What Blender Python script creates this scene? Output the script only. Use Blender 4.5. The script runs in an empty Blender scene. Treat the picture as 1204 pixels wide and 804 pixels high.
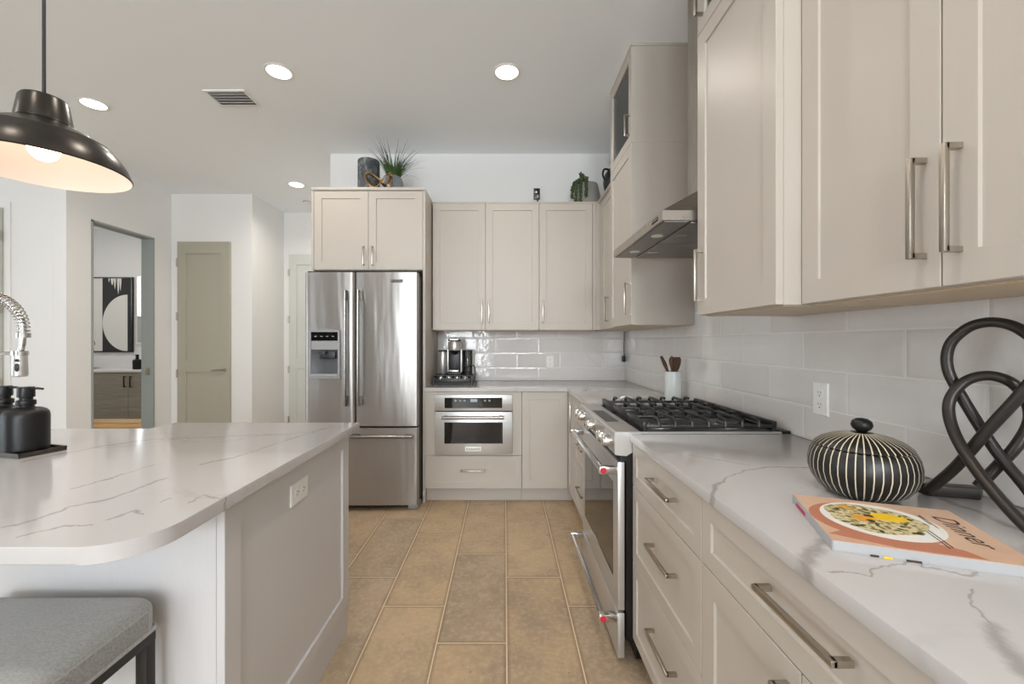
import bpy, bmesh, math, random
from mathutils import Vector, Matrix
R = math.radians
random.seed(7)
C = bpy.context.scene.collection
SC = bpy.context.scene

# ------------------------------------------------------------------ camera
cd = bpy.data.cameras.new('camera'); cam = bpy.data.objects.new('camera', cd); C.objects.link(cam)
cam.location = (0, 0, 1.275); cam.rotation_euler = (R(90), 0, 0)
cd.sensor_fit = 'HORIZONTAL'; cd.sensor_width = 36; cd.lens = 495/1204*36; cd.shift_x = 8.5/1204; cd.clip_start = .02
SC.camera = cam

# ------------------------------------------------------------------ world, lights, exposure
w = bpy.data.worlds.new('sky'); SC.world = w; w.use_nodes = True
bgn = w.node_tree.nodes['Background']; bgn.inputs[0].default_value = (.80, .90, 1, 1); bgn.inputs[1].default_value = 2.0
SC.view_settings.view_transform = 'Standard'; SC.view_settings.look = 'None'
SC.view_settings.exposure = 0.34; SC.view_settings.gamma = 1; SC.view_settings.use_curve_mapping = False
SC.cycles.use_denoising = True
SC.cycles.max_bounces = 10; SC.cycles.diffuse_bounces = 6; SC.cycles.sample_clamp_indirect = 6
def area(name, loc, rot, sx, sy, power, col=(1, 1, 1), spread=180):
    l = bpy.data.lights.new(name, 'AREA'); l.shape = 'RECTANGLE'; l.size = sx; l.size_y = sy; l.energy = power; l.color = col
    l.spread = R(spread)
    o = bpy.data.objects.new(name, l); o.location = loc; o.rotation_euler = rot; C.objects.link(o); return o
DAY = (.93, .965, 1.0)
REAR_Y = -5.2
# daylight from tall rear and left windows; the high rear one is added fill
REAR = [(-8.4, -6.2, .12, 2.78, 9), (-3.25, -2.45, .12, 2.78, 5), (-1.95, -.65, .12, 2.78, 120), (-.3, .95, 1.9, 2.9, 135)]   # x0, x1, sill, head, watts; last one an unseen window added for light
for a, b, z0, z1, pw in REAR:
    area('window_and_fill_daylight', ((a+b)/2, REAR_Y+.06, (z0+z1)/2), (R(112 if z0 < 1 else 124), 0, 0), b-a-.1, z1-z0-.12, pw, DAY)
LEFT_X = -9.2
LEFTW = [(-3.6, -2.0, .12, 2.78, 38), (-1.2, .4, .12, 2.78, 38), (1.2, 2.8, .12, 2.78, 3)]
for a, b, z0, z1, pw in LEFTW:
    area('window_and_fill_daylight', (LEFT_X+.06, (a+b)/2, 1.5), (R(104), 0, R(-90)), b-a-.1, 2.2, pw, DAY)
# first four are recessed lamps with fixtures below; the rest are added fill lamps
LAMPS = [(.014, 2.77), (-1.483, 2.765), (-3.066, 3.14), (-2.35, 4.75), (.014, .55), (-1.483, .55), (-3.066, .9), (.0, -1.6), (-1.6, -1.6), (-3.4, -1.6), (-5.2, .6), (-.70, 1.55)]
for x, y in LAMPS:
    l = bpy.data.lights.new('downlight_and_fill_lamp', 'AREA'); l.shape = 'DISK'; l.size = .13; l.energy = {2.77: 4.2, 2.765: 5, 3.14: 6.5, 4.75: 8, 1.55: 3.5}.get(y, 5.5 if x > -.5 else 2.5); l.color = (1, .92, .84); l.spread = R(150)
    o = bpy.data.objects.new('downlight_and_fill_lamp', l); o.location = (x, y, 3.034); C.objects.link(o)

# ------------------------------------------------------------------ mesh helper
class MB:
    def __init__(s): s.bm = bmesh.new()
    def _merge(s, t):
        me = bpy.data.meshes.new('t'); t.to_mesh(me); t.free(); s.bm.from_mesh(me); bpy.data.meshes.remove(me); return s
    def box(s, a, b, bev=0, seg=2):
        t = bmesh.new()
        lo = [min(a[i], b[i]) for i in range(3)]; hi = [max(a[i], b[i]) for i in range(3)]
        bmesh.ops.create_cube(t, size=1)
        for v in t.verts: v.co = Vector([lo[i]+(v.co[i]+.5)*(hi[i]-lo[i]) for i in range(3)])
        if bev: bmesh.ops.bevel(t, geom=t.edges[:], offset=bev, segments=seg, affect='EDGES', profile=.5, clamp_overlap=True)
        return s._merge(t)
    def fbox(s, F, u0, u1, v0, v1, n0, n1, bev=0):
        return s.box(F(u0, v0, n0), F(u1, v1, n1), bev)
    def tube(s, pts, r, seg=12, closed=False, caps=True, sq=1.0):
        pts = [Vector(p) for p in pts]; n = len(pts); t = bmesh.new(); rings = []; nrm = None
        for i, p in enumerate(pts):
            if closed: tan = (pts[(i+1) % n]-pts[i-1]).normalized()
            else: tan = (pts[min(i+1, n-1)]-pts[max(i-1, 0)]).normalized()
            if nrm is None:
                up = Vector((0, 0, 1)) if abs(tan.z) < .9 else Vector((1, 0, 0)); nrm = tan.cross(up).normalized()
            else:
                nrm = (nrm-tan*nrm.dot(tan)).normalized()
            bn = tan.cross(nrm); rr = r[i] if isinstance(r, (list, tuple)) else r
            rings.append([t.verts.new(p+(nrm*math.cos(2*math.pi*k/seg)+bn*sq*math.sin(2*math.pi*k/seg))*rr) for k in range(seg)])
        for i in range(n if closed else n-1):
            a, b = rings[i], rings[(i+1) % n]
            for k in range(seg): t.faces.new((a[k], a[(k+1) % seg], b[(k+1) % seg], b[k]))
        if caps and not closed: t.faces.new(rings[0][::-1]); t.faces.new(rings[-1])
        return s._merge(t)
    def cyl(s, p0, p1, r0, r1=None, seg=24):
        return s.tube([p0, p1], [r0, r0 if r1 is None else r1], seg)
    def lathe(s, prof, c=(0, 0, 0), seg=48, axis=None):
        t = bmesh.new(); rings = []
        for r, z in prof:
            if r < 1e-6: rings.append([t.verts.new((0, 0, z))])
            else: rings.append([t.verts.new((r*math.cos(2*math.pi*k/seg), r*math.sin(2*math.pi*k/seg), z)) for k in range(seg)])
        for a, b in zip(rings, rings[1:]):
            for k in range(seg):
                k2 = (k+1) % seg
                if len(a) == 1 and len(b) == 1: continue
                if len(a) == 1: t.faces.new((a[0], b[k2], b[k]))
                elif len(b) == 1: t.faces.new((a[k], a[k2], b[0]))
                else: t.faces.new((a[k], a[k2], b[k2], b[k]))
        M = Matrix.Translation(Vector(c))
        if axis is not None: M = M @ Vector((0, 0, 1)).rotation_difference(Vector(axis)).to_matrix().to_4x4()
        bmesh.ops.transform(t, matrix=M, verts=t.verts)
        return s._merge(t)
    def prism(s, poly, z0, z1, bev=0, seg=2):
        t = bmesh.new()
        b = [t.verts.new((x, y, z0)) for x, y in poly]; a = [t.verts.new((x, y, z1)) for x, y in poly]; n = len(poly)
        f = t.faces.new(a); t.faces.new(b[::-1])
        for i in range(n): t.faces.new((b[i], b[(i+1) % n], a[(i+1) % n], a[i]))
        if bev:
            bmesh.ops.bevel(t, geom=[e for e in t.edges if abs(e.verts[0].co.z-e.verts[1].co.z) < 1e-6], offset=bev, segments=seg, affect='EDGES', profile=.5)
        return s._merge(t)
    def fprism(s, F, poly, n0, n1):
        t = bmesh.new()
        b = [t.verts.new(F(u, v, n0)) for u, v in poly]; a = [t.verts.new(F(u, v, n1)) for u, v in poly]; n = len(poly)
        t.faces.new(a); t.faces.new(b[::-1])
        for i in range(n): t.faces.new((b[i], b[(i+1) % n], a[(i+1) % n], a[i]))
        return s._merge(t)
    def sphere(s, c, r, sc=(1, 1, 1), u=24, v=14):
        t = bmesh.new(); bmesh.ops.create_uvsphere(t, u_segments=u, v_segments=v, radius=r)
        for q in t.verts: q.co = Vector([c[i]+q.co[i]*sc[i] for i in range(3)])
        return s._merge(t)
    def faces(s, vs, fs):
        t = bmesh.new(); q = [t.verts.new(v) for v in vs]
        for f in fs: t.faces.new([q[i] for i in f])
        return s._merge(t)
    def rings(s, rings, cap0=True, cap1=True):
        t = bmesh.new(); rr = [[t.verts.new(v) for v in r] for r in rings]
        for a, b in zip(rr, rr[1:]):
            n = len(a)
            for k in range(n): t.faces.new((a[k], a[(k+1) % n], b[(k+1) % n], b[k]))
        if cap0: t.faces.new(rr[0][::-1])
        if cap1: t.faces.new(rr[-1])
        return s._merge(t)
    def shaker(s, F, u0, u1, v0, v1, n0=0, t=.02, stile=.06, rec=.0065, slope=.0015):
        def R4(i, n): return [F(u0+i, v0+i, n), F(u1-i, v0+i, n), F(u1-i, v1-i, n), F(u0+i, v1-i, n)]
        e = .0015; n1 = n0+t
        return s.rings([R4(0, n0), R4(0, n1-e), R4(e, n1), R4(stile, n1), R4(stile+slope, n1-rec)])
    def slab(s, F, u0, u1, v0, v1, n0=0, t=.02):
        def R4(i, n): return [F(u0+i, v0+i, n), F(u1-i, v0+i, n), F(u1-i, v1-i, n), F(u0+i, v1-i, n)]
        e = .0015
        return s.rings([R4(0, n0), R4(0, n0+t-e), R4(e, n0+t)])
    def frame(s, F, u0, u1, v0, v1, n0, t, w):
        def R4(i, n): return [F(u0+i, v0+i, n), F(u1-i, v0+i, n), F(u1-i, v1-i, n), F(u0+i, v1-i, n)]
        return s.rings([R4(w, n0), R4(0, n0), R4(0, n0+t), R4(w, n0+t), R4(w, n0)], False, False)
    def xf(s, M): bmesh.ops.transform(s.bm, matrix=M, verts=s.bm.verts); return s

def Fy(Y): return lambda u, v, n: Vector((u, Y-n, v))      # faces the camera side (-Y)
def Fx(X): return lambda u, v, n: Vector((X-n, u, v))      # faces -X
def Fpx(X): return lambda u, v, n: Vector((X+n, u, v))     # faces +X
def Fz(Z): return lambda u, v, n: Vector((u, v, Z+n))      # faces up

W = {}
def link(name, mb, mat, parent, ang=35):
    bm = mb.bm
    bmesh.ops.remove_doubles(bm, verts=bm.verts, dist=1e-5)
    bmesh.ops.recalc_face_normals(bm, faces=bm.faces)
    if parent is None:
        xs = [v.co.x for v in bm.verts]; ys = [v.co.y for v in bm.verts]; zs = [v.co.z for v in bm.verts]
        o0 = Vector(((min(xs)+max(xs))/2, (min(ys)+max(ys))/2, min(zs)))
    else: o0 = W[parent.name]
    for v in bm.verts: v.co -= o0
    me = bpy.data.meshes.new(name); bm.to_mesh(me); bm.free()
    me.materials.append(mat)
    for p in me.polygons: p.use_smooth = True
    me.set_sharp_from_angle(angle=R(ang))
    o = bpy.data.objects.new(name, me); C.objects.link(o)
    if parent is None: o.location = o0
    else: o.parent = parent
    W[o.name] = o0
    return o
def part(name, mb, mat, parent, label=None, ang=35):
    o = link(name, mb, mat, parent, ang)
    if label: o['label'] = label
    return o
def tag(o, label, cat, group=None, kind=None):
    o['label'] = label; o['category'] = cat
    if group: o['group'] = group
    if kind: o['kind'] = kind
    return o
def solo(name, mb, mat, label, cat, group=None, ang=35): return tag(link(name, mb, mat, None, ang), label, cat, group)
def thing(name, label, cat, loc, group=None):
    o = bpy.data.objects.new(name, None); C.objects.link(o); o.location = loc; o.empty_display_size = .05
    W[o.name] = Vector(loc); return tag(o, label, cat, group)
SL = {'wall': ('plain white painted wall', 'wall')}
def struct(name, mb, mat, label=None, cat=None, parent=None):
    o = link(name, mb, mat, parent)
    if parent is None:
        o['kind'] = 'structure'
        if label: o['label'] = label
        if cat: o['category'] = cat
    return o
def move(o, loc=None, rz=None):
    if loc is not None: o.location = loc
    if rz is not None: o.rotation_euler = (0, 0, rz)
    return o
def dup(root, loc, rz=None, label=None, sc=None):
    r = root.copy(); C.objects.link(r); r.location = loc
    if rz is not None: r.rotation_euler = (0, 0, rz)
    if sc is not None: r.scale = sc
    if label: r['label'] = label
    for ch in list(root.children):
        c = ch.copy(); C.objects.link(c); c.parent = r
        for g in list(ch.children):
            d = g.copy(); C.objects.link(d); d.parent = c
    W[r.name] = Vector(loc)
    return r
def text_mb(s, F, u, v, size, n=.0006, align='CENTER', shear=0, flip=False):
    cu = bpy.data.curves.new('t', 'FONT'); cu.body = s; cu.size = size; cu.align_x = align; cu.align_y = 'CENTER'; cu.shear = shear; cu.extrude = 0; cu.resolution_u = 3
    o = bpy.data.objects.new('t', cu); C.objects.link(o); bpy.context.view_layer.update()
    me = bpy.data.meshes.new_from_object(o.evaluated_get(bpy.context.evaluated_depsgraph_get()))
    mb = MB(); mb.bm.from_mesh(me)
    for q in mb.bm.verts: q.co = F(u+(-q.co.x if flip else q.co.x), v+q.co.y, n)
    bpy.data.objects.remove(o); bpy.data.curves.remove(cu); bpy.data.meshes.remove(me)
    return mb
def catmull(P, k=10, closed=False):
    P = [Vector(p) for p in P]; n = len(P); out = []
    for i in range(n if closed else n-1):
        g = (lambda j: P[j % n]) if closed else (lambda j: P[max(0, min(n-1, j))])
        a, b, c, d = g(i-1), g(i), g(i+1), g(i+2)
        for j in range(k):
            t = j/k
            out.append(.5*((2*b)+(c-a)*t+(2*a-5*b+4*c-d)*t*t+(3*b-a-3*c+d)*t**3))
    if not closed: out.append(P[-1])
    return out

# ------------------------------------------------------------------ materials
def lin(c):
    f = lambda v: v/12.92 if v <= .04045 else ((v+.055)/1.055)**2.4
    return tuple(f(v/255) for v in c)+(1,)
def base(name, col, rough=.5, metal=0.0, **kw):
    m = bpy.data.materials.new(name); m.use_nodes = True
    b = m.node_tree.nodes['Principled BSDF']
    b.inputs['Base Color'].default_value = lin(col); b.inputs['Roughness'].default_value = rough; b.inputs['Metallic'].default_value = metal
    for k, v in kw.items(): b.inputs[k.replace('_', ' ')].default_value = v
    return m
class N:
    def __init__(s, m): s.m = m; s.t = m.node_tree; s.b = s.t.nodes['Principled BSDF']
    def n(s, typ, **kw):
        o = s.t.nodes.new(typ)
        for k, v in kw.items(): setattr(o, k, v)
        return o
    def l(s, a, b): s.t.links.new(a, b)
    def math(s, op, a, b=None, c=None):
        o = s.n('ShaderNodeMath', operation=op)
        for i, v in enumerate((a, b, c)):
            if v is None: continue
            if isinstance(v, (int, float)): o.inputs[i].default_value = v
            else: s.l(v, o.inputs[i])
        return o.outputs[0]
    def pos(s, scale=(1, 1, 1)):
        tc = s.n('ShaderNodeTexCoord'); mp = s.n('ShaderNodeMapping'); s.l(tc.outputs['Object'], mp.inputs[0]); mp.inputs['Scale'].default_value = scale
        return mp.outputs[0]
    def noise(s, vec, scale, detail=3, rough=.5, dist=0):
        o = s.n('ShaderNodeTexNoise'); o.inputs['Scale'].default_value = scale; o.inputs['Detail'].default_value = detail; o.inputs['Roughness'].default_value = rough; o.inputs['Distortion'].default_value = dist
        if vec is not None: s.l(vec, o.inputs['Vector'])
        return o.outputs
    def ramp(s, fac, stops):
        o = s.n('ShaderNodeValToRGB'); s.l(fac, o.inputs[0]); e = o.color_ramp.elements
        while len(e) < len(stops): e.new(.5)
        for q, (p, c) in zip(e, stops): q.position = p; q.color = c if len(c) == 4 else lin(c)
        return o.outputs[0]
    def mix(s, fac, a, b, typ='MIX'):
        o = s.n('ShaderNodeMix', data_type='RGBA', blend_type=typ)
        for i, v in ((0, fac), (6, a), (7, b)):
            if isinstance(v, (int, float)): o.inputs[i].default_value = v
            elif isinstance(v, tuple): o.inputs[i].default_value = v if len(v) == 4 else lin(v)
            else: s.l(v, o.inputs[i])
        return o.outputs[2]
    def bump(s, h, strength=.2, dist=.01, normal=None):
        o = s.n('ShaderNodeBump'); o.inputs['Strength'].default_value = strength; o.inputs['Distance'].default_value = dist; s.l(h, o.inputs['Height'])
        if normal is not None: s.l(normal, o.inputs['Normal'])
        s.l(o.outputs[0], s.b.inputs['Normal']); return o.outputs[0]
    def color(s, c): s.l(c, s.b.inputs['Base Color'])
BL, WH = (0, 0, 0, 1), (1, 1, 1, 1)

def paint(name, col, rough=.6, bump=.03):
    m = base(name, col, rough); k = N(m); n = k.noise(k.pos(), 90, 3)
    k.bump(n[0], bump, .004); return m
M_wall = paint('wall_paint', (228, 227, 225), .65)
M_dark_refl = paint('dark_reflection_paint', (128, 120, 112), .65)  # invented dark tone for the unseen rear wall, darkens the refrigerator's reflections
M_ceil = paint('ceiling_paint', (243, 247, 250), .75, .05)
def woodpaint(name, c1, c2, rough=.38):
    m = base(name, c1, rough); k = N(m)
    n = k.noise(k.pos((60, 60, 1.6)), 3, 4, .6)
    k.color(k.mix(n[0], c1, c2)); k.bump(n[0], .03, .003); return m
M_cab = woodpaint('cabinet_paint', (188, 180, 170), (185, 177, 167))
M_isl = woodpaint('island_paint', (205, 203, 203), (200, 198, 198))
M_under = woodpaint('cabinet_underside', (200, 180, 148), (190, 168, 136))
M_door = paint('door_paint', (168, 164, 148), .45, .02)
M_door2 = paint('pale_door_paint', (200, 202, 196), .45, .02)
M_jamb = paint('jamb_paint', (150, 156, 152), .5, .02)

def CP(x, y): s_ = (y-402)/.361; return ((x-593.5)/s_, 495/s_)
VEIN_NEAR = [([(836, 592), (838, 575), (850, 563), (872, 554), (905, 549), (950, 550)], .0038), ([(941, 668), (950, 652), (964, 641), (980, 631)], .0085), ([(971, 669), (1021, 676), (1037, 665), (1079, 661), (1087, 667), (1141, 678), (1154, 672)], .0018),
    ([(1139, 690), (1141, 711), (1158, 728), (1166, 736)], .0022), ([(1166, 736), (1183, 761), (1210, 792)], .0100), ([(1112, 588), (1162, 607), (1206, 625)], .0065), ([(809, 534), (845, 541), (880, 547)], .0018)]
VEIN_ISL = [([(-60, 634), (0, 621), (24, 617), (81, 597), (133, 585), (193, 563)], .0034), ([(24, 631), (72, 619), (113, 615)], .0022), ([(131, 610), (155, 601), (169, 604)], .0026), ([(30, 542), (121, 524), (181, 516), (242, 514), (298, 512), (363, 508)], .0040),
    ([(238, 546), (282, 536), (335, 518), (395, 500)], .0032), ([(81, 575), (121, 565), (181, 546)], .0020), ([(222, 590), (242, 581), (258, 586), (290, 577)], .0024), ([(188, 591), (205, 585)], .0024)]
def quartz(name, ang=0.6, seed=0.0, strokes=None):
    m = base(name, (226, 223, 220), .12); k = N(m)
    tc = k.n('ShaderNodeTexCoord'); mp = k.n('ShaderNodeMapping'); k.l(tc.outputs['Object'], mp.inputs[0])
    mp.inputs['Rotation'].default_value = (0, 0, ang); mp.inputs['Location'].default_value = (seed, seed*.7, 0)
    dn = k.n('ShaderNodeTexNoise'); dn.inputs['Scale'].default_value = 2.2; dn.inputs['Detail'].default_value = 6; dn.inputs['Roughness'].default_value = .62; k.l(mp.outputs[0], dn.inputs['Vector'])
    sub = k.n('ShaderNodeVectorMath', operation='SUBTRACT'); k.l(dn.outputs['Color'], sub.inputs[0]); sub.inputs[1].default_value = (.5, .5, .5)
    sc = k.n('ShaderNodeVectorMath', operation='SCALE'); k.l(sub.outputs[0], sc.inputs[0]); sc.inputs['Scale'].default_value = .62
    ad = k.n('ShaderNodeVectorMath', operation='ADD'); k.l(mp.outputs[0], ad.inputs[0]); k.l(sc.outputs[0], ad.inputs[1])
    def layer(scale, width, lo, hi, mscale, stretch):
        st = k.n('ShaderNodeVectorMath', operation='MULTIPLY'); k.l(ad.outputs[0], st.inputs[0]); st.inputs[1].default_value = stretch
        v = k.n('ShaderNodeTexVoronoi', feature='DISTANCE_TO_EDGE'); v.inputs['Scale'].default_value = scale; k.l(st.outputs[0], v.inputs['Vector'])
        wn = k.noise(mp.outputs[0], mscale*2.7, 2)
        wv = k.math('MULTIPLY', wn[0], width*2)
        line = k.n('ShaderNodeMapRange', interpolation_type='SMOOTHSTEP'); k.l(v.outputs['Distance'], line.inputs[0]); k.l(wv, line.inputs[2]); line.inputs[3].default_value = 1; line.inputs[4].default_value = 0
        mk = k.noise(mp.outputs[0], mscale, 2)
        mr = k.n('ShaderNodeMapRange'); k.l(mk[0], mr.inputs[0]); mr.inputs[1].default_value = lo; mr.inputs[2].default_value = hi
        return k.math('MULTIPLY', line.outputs[0], mr.outputs[0])
    a = layer(1.15, .022, .44, .58, 1.7, (1.0, .38, 1.0)); b = layer(2.6, .010, .50, .66, 2.6, (1, .6, 1))
    cl = k.noise(mp.outputs[0], 1.6, 4)
    c0 = k.mix(cl[0], (195, 192, 191), (187, 184, 183))
    c1 = k.mix(k.math('MULTIPLY', b, .25 if strokes else .45), c0, (146, 141, 136)); c2 = k.mix(k.math('MULTIPLY', a, .12 if strokes else .62), c1, (126, 123, 120))
    if strokes:
        g = k.n('ShaderNodeNewGeometry'); wn = k.n('ShaderNodeTexNoise'); wn.inputs['Scale'].default_value = 14; wn.inputs['Detail'].default_value = 5; wn.inputs['Roughness'].default_value = .65; k.l(g.outputs['Position'], wn.inputs['Vector'])
        ws = k.n('ShaderNodeVectorMath', operation='MULTIPLY_ADD'); k.l(wn.outputs['Color'], ws.inputs[0]); ws.inputs[1].default_value = (.05, .05, 0); ws.inputs[2].default_value = (-.025, -.025, 0)
        pa = k.n('ShaderNodeVectorMath', operation='ADD'); k.l(g.outputs['Position'], pa.inputs[0]); k.l(ws.outputs[0], pa.inputs[1])
        pm = k.n('ShaderNodeVectorMath', operation='MULTIPLY'); k.l(pa.outputs[0], pm.inputs[0]); pm.inputs[1].default_value = (1, 1, 0)
        wd = k.noise(g.outputs['Position'], 9, 3); best = None
        for pts, hw in strokes:
            P = [CP(*q) for q in pts]
            for (ax, ay), (bx, by) in zip(P, P[1:]):
                dx, dy = bx-ax, by-ay; L2 = dx*dx+dy*dy
                u = k.n('ShaderNodeVectorMath', operation='SUBTRACT'); k.l(pm.outputs[0], u.inputs[0]); u.inputs[1].default_value = (ax, ay, 0)
                d = k.n('ShaderNodeVectorMath', operation='DOT_PRODUCT'); k.l(u.outputs[0], d.inputs[0]); d.inputs[1].default_value = (dx/L2, dy/L2, 0)
                c = k.n('ShaderNodeClamp'); k.l(d.outputs['Value'], c.inputs[0])
                q = k.n('ShaderNodeVectorMath', operation='SCALE'); q.inputs[0].default_value = (dx, dy, 0); k.l(c.outputs[0], q.inputs['Scale'])
                e = k.n('ShaderNodeVectorMath', operation='DISTANCE'); k.l(u.outputs[0], e.inputs[0]); k.l(q.outputs[0], e.inputs[1])
                z = k.math('DIVIDE', e.outputs['Value'], hw)
                best = z if best is None else k.math('MINIMUM', best, z)
        th = k.math('ADD', k.math('MULTIPLY', wd[0], 2.2), -.1)
        fr = k.n('ShaderNodeMapRange', interpolation_type='SMOOTHSTEP'); k.l(k.math('SUBTRACT', best, th), fr.inputs[0]); fr.inputs[1].default_value = -1.1; fr.inputs[2].default_value = 1.1; fr.inputs[3].default_value = .66; fr.inputs[4].default_value = 0
        c2 = k.mix(fr.outputs[0], c2, (134, 130, 126))
    k.color(c2); return m
M_q1 = quartz('quartz_near', .55, .3, VEIN_NEAR); M_q2 = quartz('quartz_island', 1.15, 2.1, VEIN_ISL); M_q3 = quartz('quartz_back', .9, 5.3)

# floor: long concrete tiles in third-offset running bond
def floor_mat():
    m = base('floor_tile', (160, 132, 98), .42); k = N(m)
    g = k.n('ShaderNodeNewGeometry'); sp = k.n('ShaderNodeSeparateXYZ'); k.l(g.outputs['Position'], sp.inputs[0])
    u = k.math('DIVIDE', k.math('SUBTRACT', sp.outputs[0], .008), .297); cu = k.math('FLOOR', u)
    v = k.math('DIVIDE', k.math('ADD', k.math('SUBTRACT', sp.outputs[1], 2.283), k.math('MULTIPLY', cu, .25)), .75); cv = k.math('FLOOR', v)
    def edge(t, size):
        f = k.math('FRACT', t); d = k.math('MINIMUM', f, k.math('SUBTRACT', 1, f)); return k.math('MULTIPLY', d, size)
    d = k.math('MINIMUM', edge(u, .297), edge(v, .75))
    wob = k.noise(g.outputs['Position'], 40, 2); d = k.math('ADD', d, k.math('MULTIPLY', k.math('SUBTRACT', wob[0], .5), .0012))
    grout = k.n('ShaderNodeMapRange', interpolation_type='SMOOTHSTEP'); k.l(d, grout.inputs[0]); grout.inputs[1].default_value = .0020; grout.inputs[2].default_value = .0036; grout.inputs[3].default_value = 1; grout.inputs[4].default_value = 0
    dark = k.n('ShaderNodeMapRange', interpolation_type='SMOOTHSTEP'); k.l(d, dark.inputs[0]); dark.inputs[1].default_value = .002; dark.inputs[2].default_value = .020; dark.inputs[3].default_value = .55; dark.inputs[4].default_value = 0
    cb = k.n('ShaderNodeCombineXYZ'); k.l(cu, cb.inputs[0]); k.l(cv, cb.inputs[1])
    wn = k.n('ShaderNodeTexWhiteNoise', noise_dimensions='3D'); k.l(cb.outputs[0], wn.inputs['Vector'])
    tile = k.ramp(wn.outputs['Value'], [(0, (166, 146, 122)), (.35, (182, 156, 122)), (.7, (190, 164, 130)), (1, (164, 146, 126))])
    off = k.n('ShaderNodeVectorMath', operation='ADD'); k.l(g.outputs['Position'], off.inputs[0]); k.l(wn.outputs['Color'], off.inputs[1])
    n1 = k.noise(off.outputs[0], 4, 6, .62); n2 = k.noise(off.outputs[0], 45, 4, .65)
    t1 = k.mix(k.ramp(n1[0], [(.40, BL), (.66, (.62, .62, .62, 1))]), tile, (138, 123, 106))
    t2 = k.mix(k.ramp(n2[0], [(.45, BL), (.75, (.55, .55, .55, 1))]), t1, (204, 180, 150))
    pits = k.n('ShaderNodeTexVoronoi'); pits.inputs['Scale'].default_value = 26; k.l(off.outputs[0], pits.inputs['Vector'])
    pm = k.noise(off.outputs[0], 5, 2)
    pit = k.math('MULTIPLY', k.math('LESS_THAN', pits.outputs['Distance'], .10), k.math('GREATER_THAN', pm[0], .55))
    t3 = k.mix(k.math('MULTIPLY', pit, .55), t2, (96, 78, 58))
    t4 = k.mix(dark.outputs[0], t3, (110, 92, 70))
    k.color(k.mix(grout.outputs[0], t4, (218, 196, 166)))
    h = k.math('SUBTRACT', k.math('MULTIPLY', n2[0], .3), k.math('ADD', k.math('MULTIPLY', grout.outputs[0], .6), pit))
    k.bump(h, .25, .004)
    rr = k.n('ShaderNodeMapRange'); k.l(n1[0], rr.inputs[0]); rr.inputs[3].default_value = .30; rr.inputs[4].default_value = .55; k.l(rr.outputs[0], k.b.inputs['Roughness'])
    return m
M_floor = floor_mat()

def zellige(name, axis, j0):
    m = base(name, (222, 218, 214), .10); k = N(m)
    g = k.n('ShaderNodeNewGeometry'); sp = k.n('ShaderNodeSeparateXYZ'); k.l(g.outputs['Position'], sp.inputs[0])
    TW, TH, Z0 = .405, .1378, .898
    v = k.math('DIVIDE', k.math('SUBTRACT', sp.outputs[2], Z0), TH); cv = k.math('FLOOR', v)
    half = k.math('MULTIPLY', k.math('MODULO', k.math('ADD', cv, 20), 2), .5)
    u = k.math('ADD', k.math('DIVIDE', k.math('SUBTRACT', sp.outputs[axis], j0), TW), half); cu = k.math('FLOOR', u)
    def edge(t, size):
        f = k.math('FRACT', t); d = k.math('MINIMUM', f, k.math('SUBTRACT', 1, f)); return k.math('MULTIPLY', d, size)
    d = k.math('MINIMUM', edge(u, TW), edge(v, TH))
    grout = k.n('ShaderNodeMapRange', interpolation_type='SMOOTHSTEP'); k.l(d, grout.inputs[0]); grout.inputs[1].default_value = .0010; grout.inputs[2].default_value = .0024; grout.inputs[3].default_value = 1; grout.inputs[4].default_value = 0
    pill = k.n('ShaderNodeMapRange', interpolation_type='SMOOTHSTEP'); k.l(d, pill.inputs[0]); pill.inputs[1].default_value = .001; pill.inputs[2].default_value = .012
    cb = k.n('ShaderNodeCombineXYZ'); k.l(cu, cb.inputs[0]); k.l(cv, cb.inputs[1])
    wn = k.n('ShaderNodeTexWhiteNoise', noise_dimensions='3D'); k.l(cb.outputs[0], wn.inputs['Vector'])
    tile = k.ramp(wn.outputs['Value'], [(0, (216, 211, 207)), (.5, (222, 218, 214)), (1, (226, 224, 222))])
    off = k.n('ShaderNodeVectorMath', operation='MULTIPLY_ADD'); k.l(wn.outputs['Color'], off.inputs[0]); off.inputs[1].default_value = (7, 7, 7); k.l(g.outputs['Position'], off.inputs[2])
    n1 = k.noise(off.outputs[0], 9, 2, .5, .6); n2 = k.noise(off.outputs[0], 36, 2)
    t1 = k.mix(k.math('MULTIPLY', n1[0], .4), tile, (206, 202, 200))
    k.color(k.mix(k.math('MULTIPLY', grout.outputs[0], .7), t1, (234, 231, 227)))
    h = k.math('ADD', k.math('ADD', k.math('MULTIPLY', n1[0], 1.0), k.math('MULTIPLY', n2[0], .28)), k.math('MULTIPLY', pill.outputs[0], .35))
    k.bump(h, .45, .006)
    k.l(k.math('ADD', k.math('MULTIPLY', grout.outputs[0], .5), .09), k.b.inputs['Roughness'])
    return m
M_tileB = zellige('glazed_tile_back', 0, .312); M_tileR = zellige('glazed_tile_right', 1, 2.40-.405*5)

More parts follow.
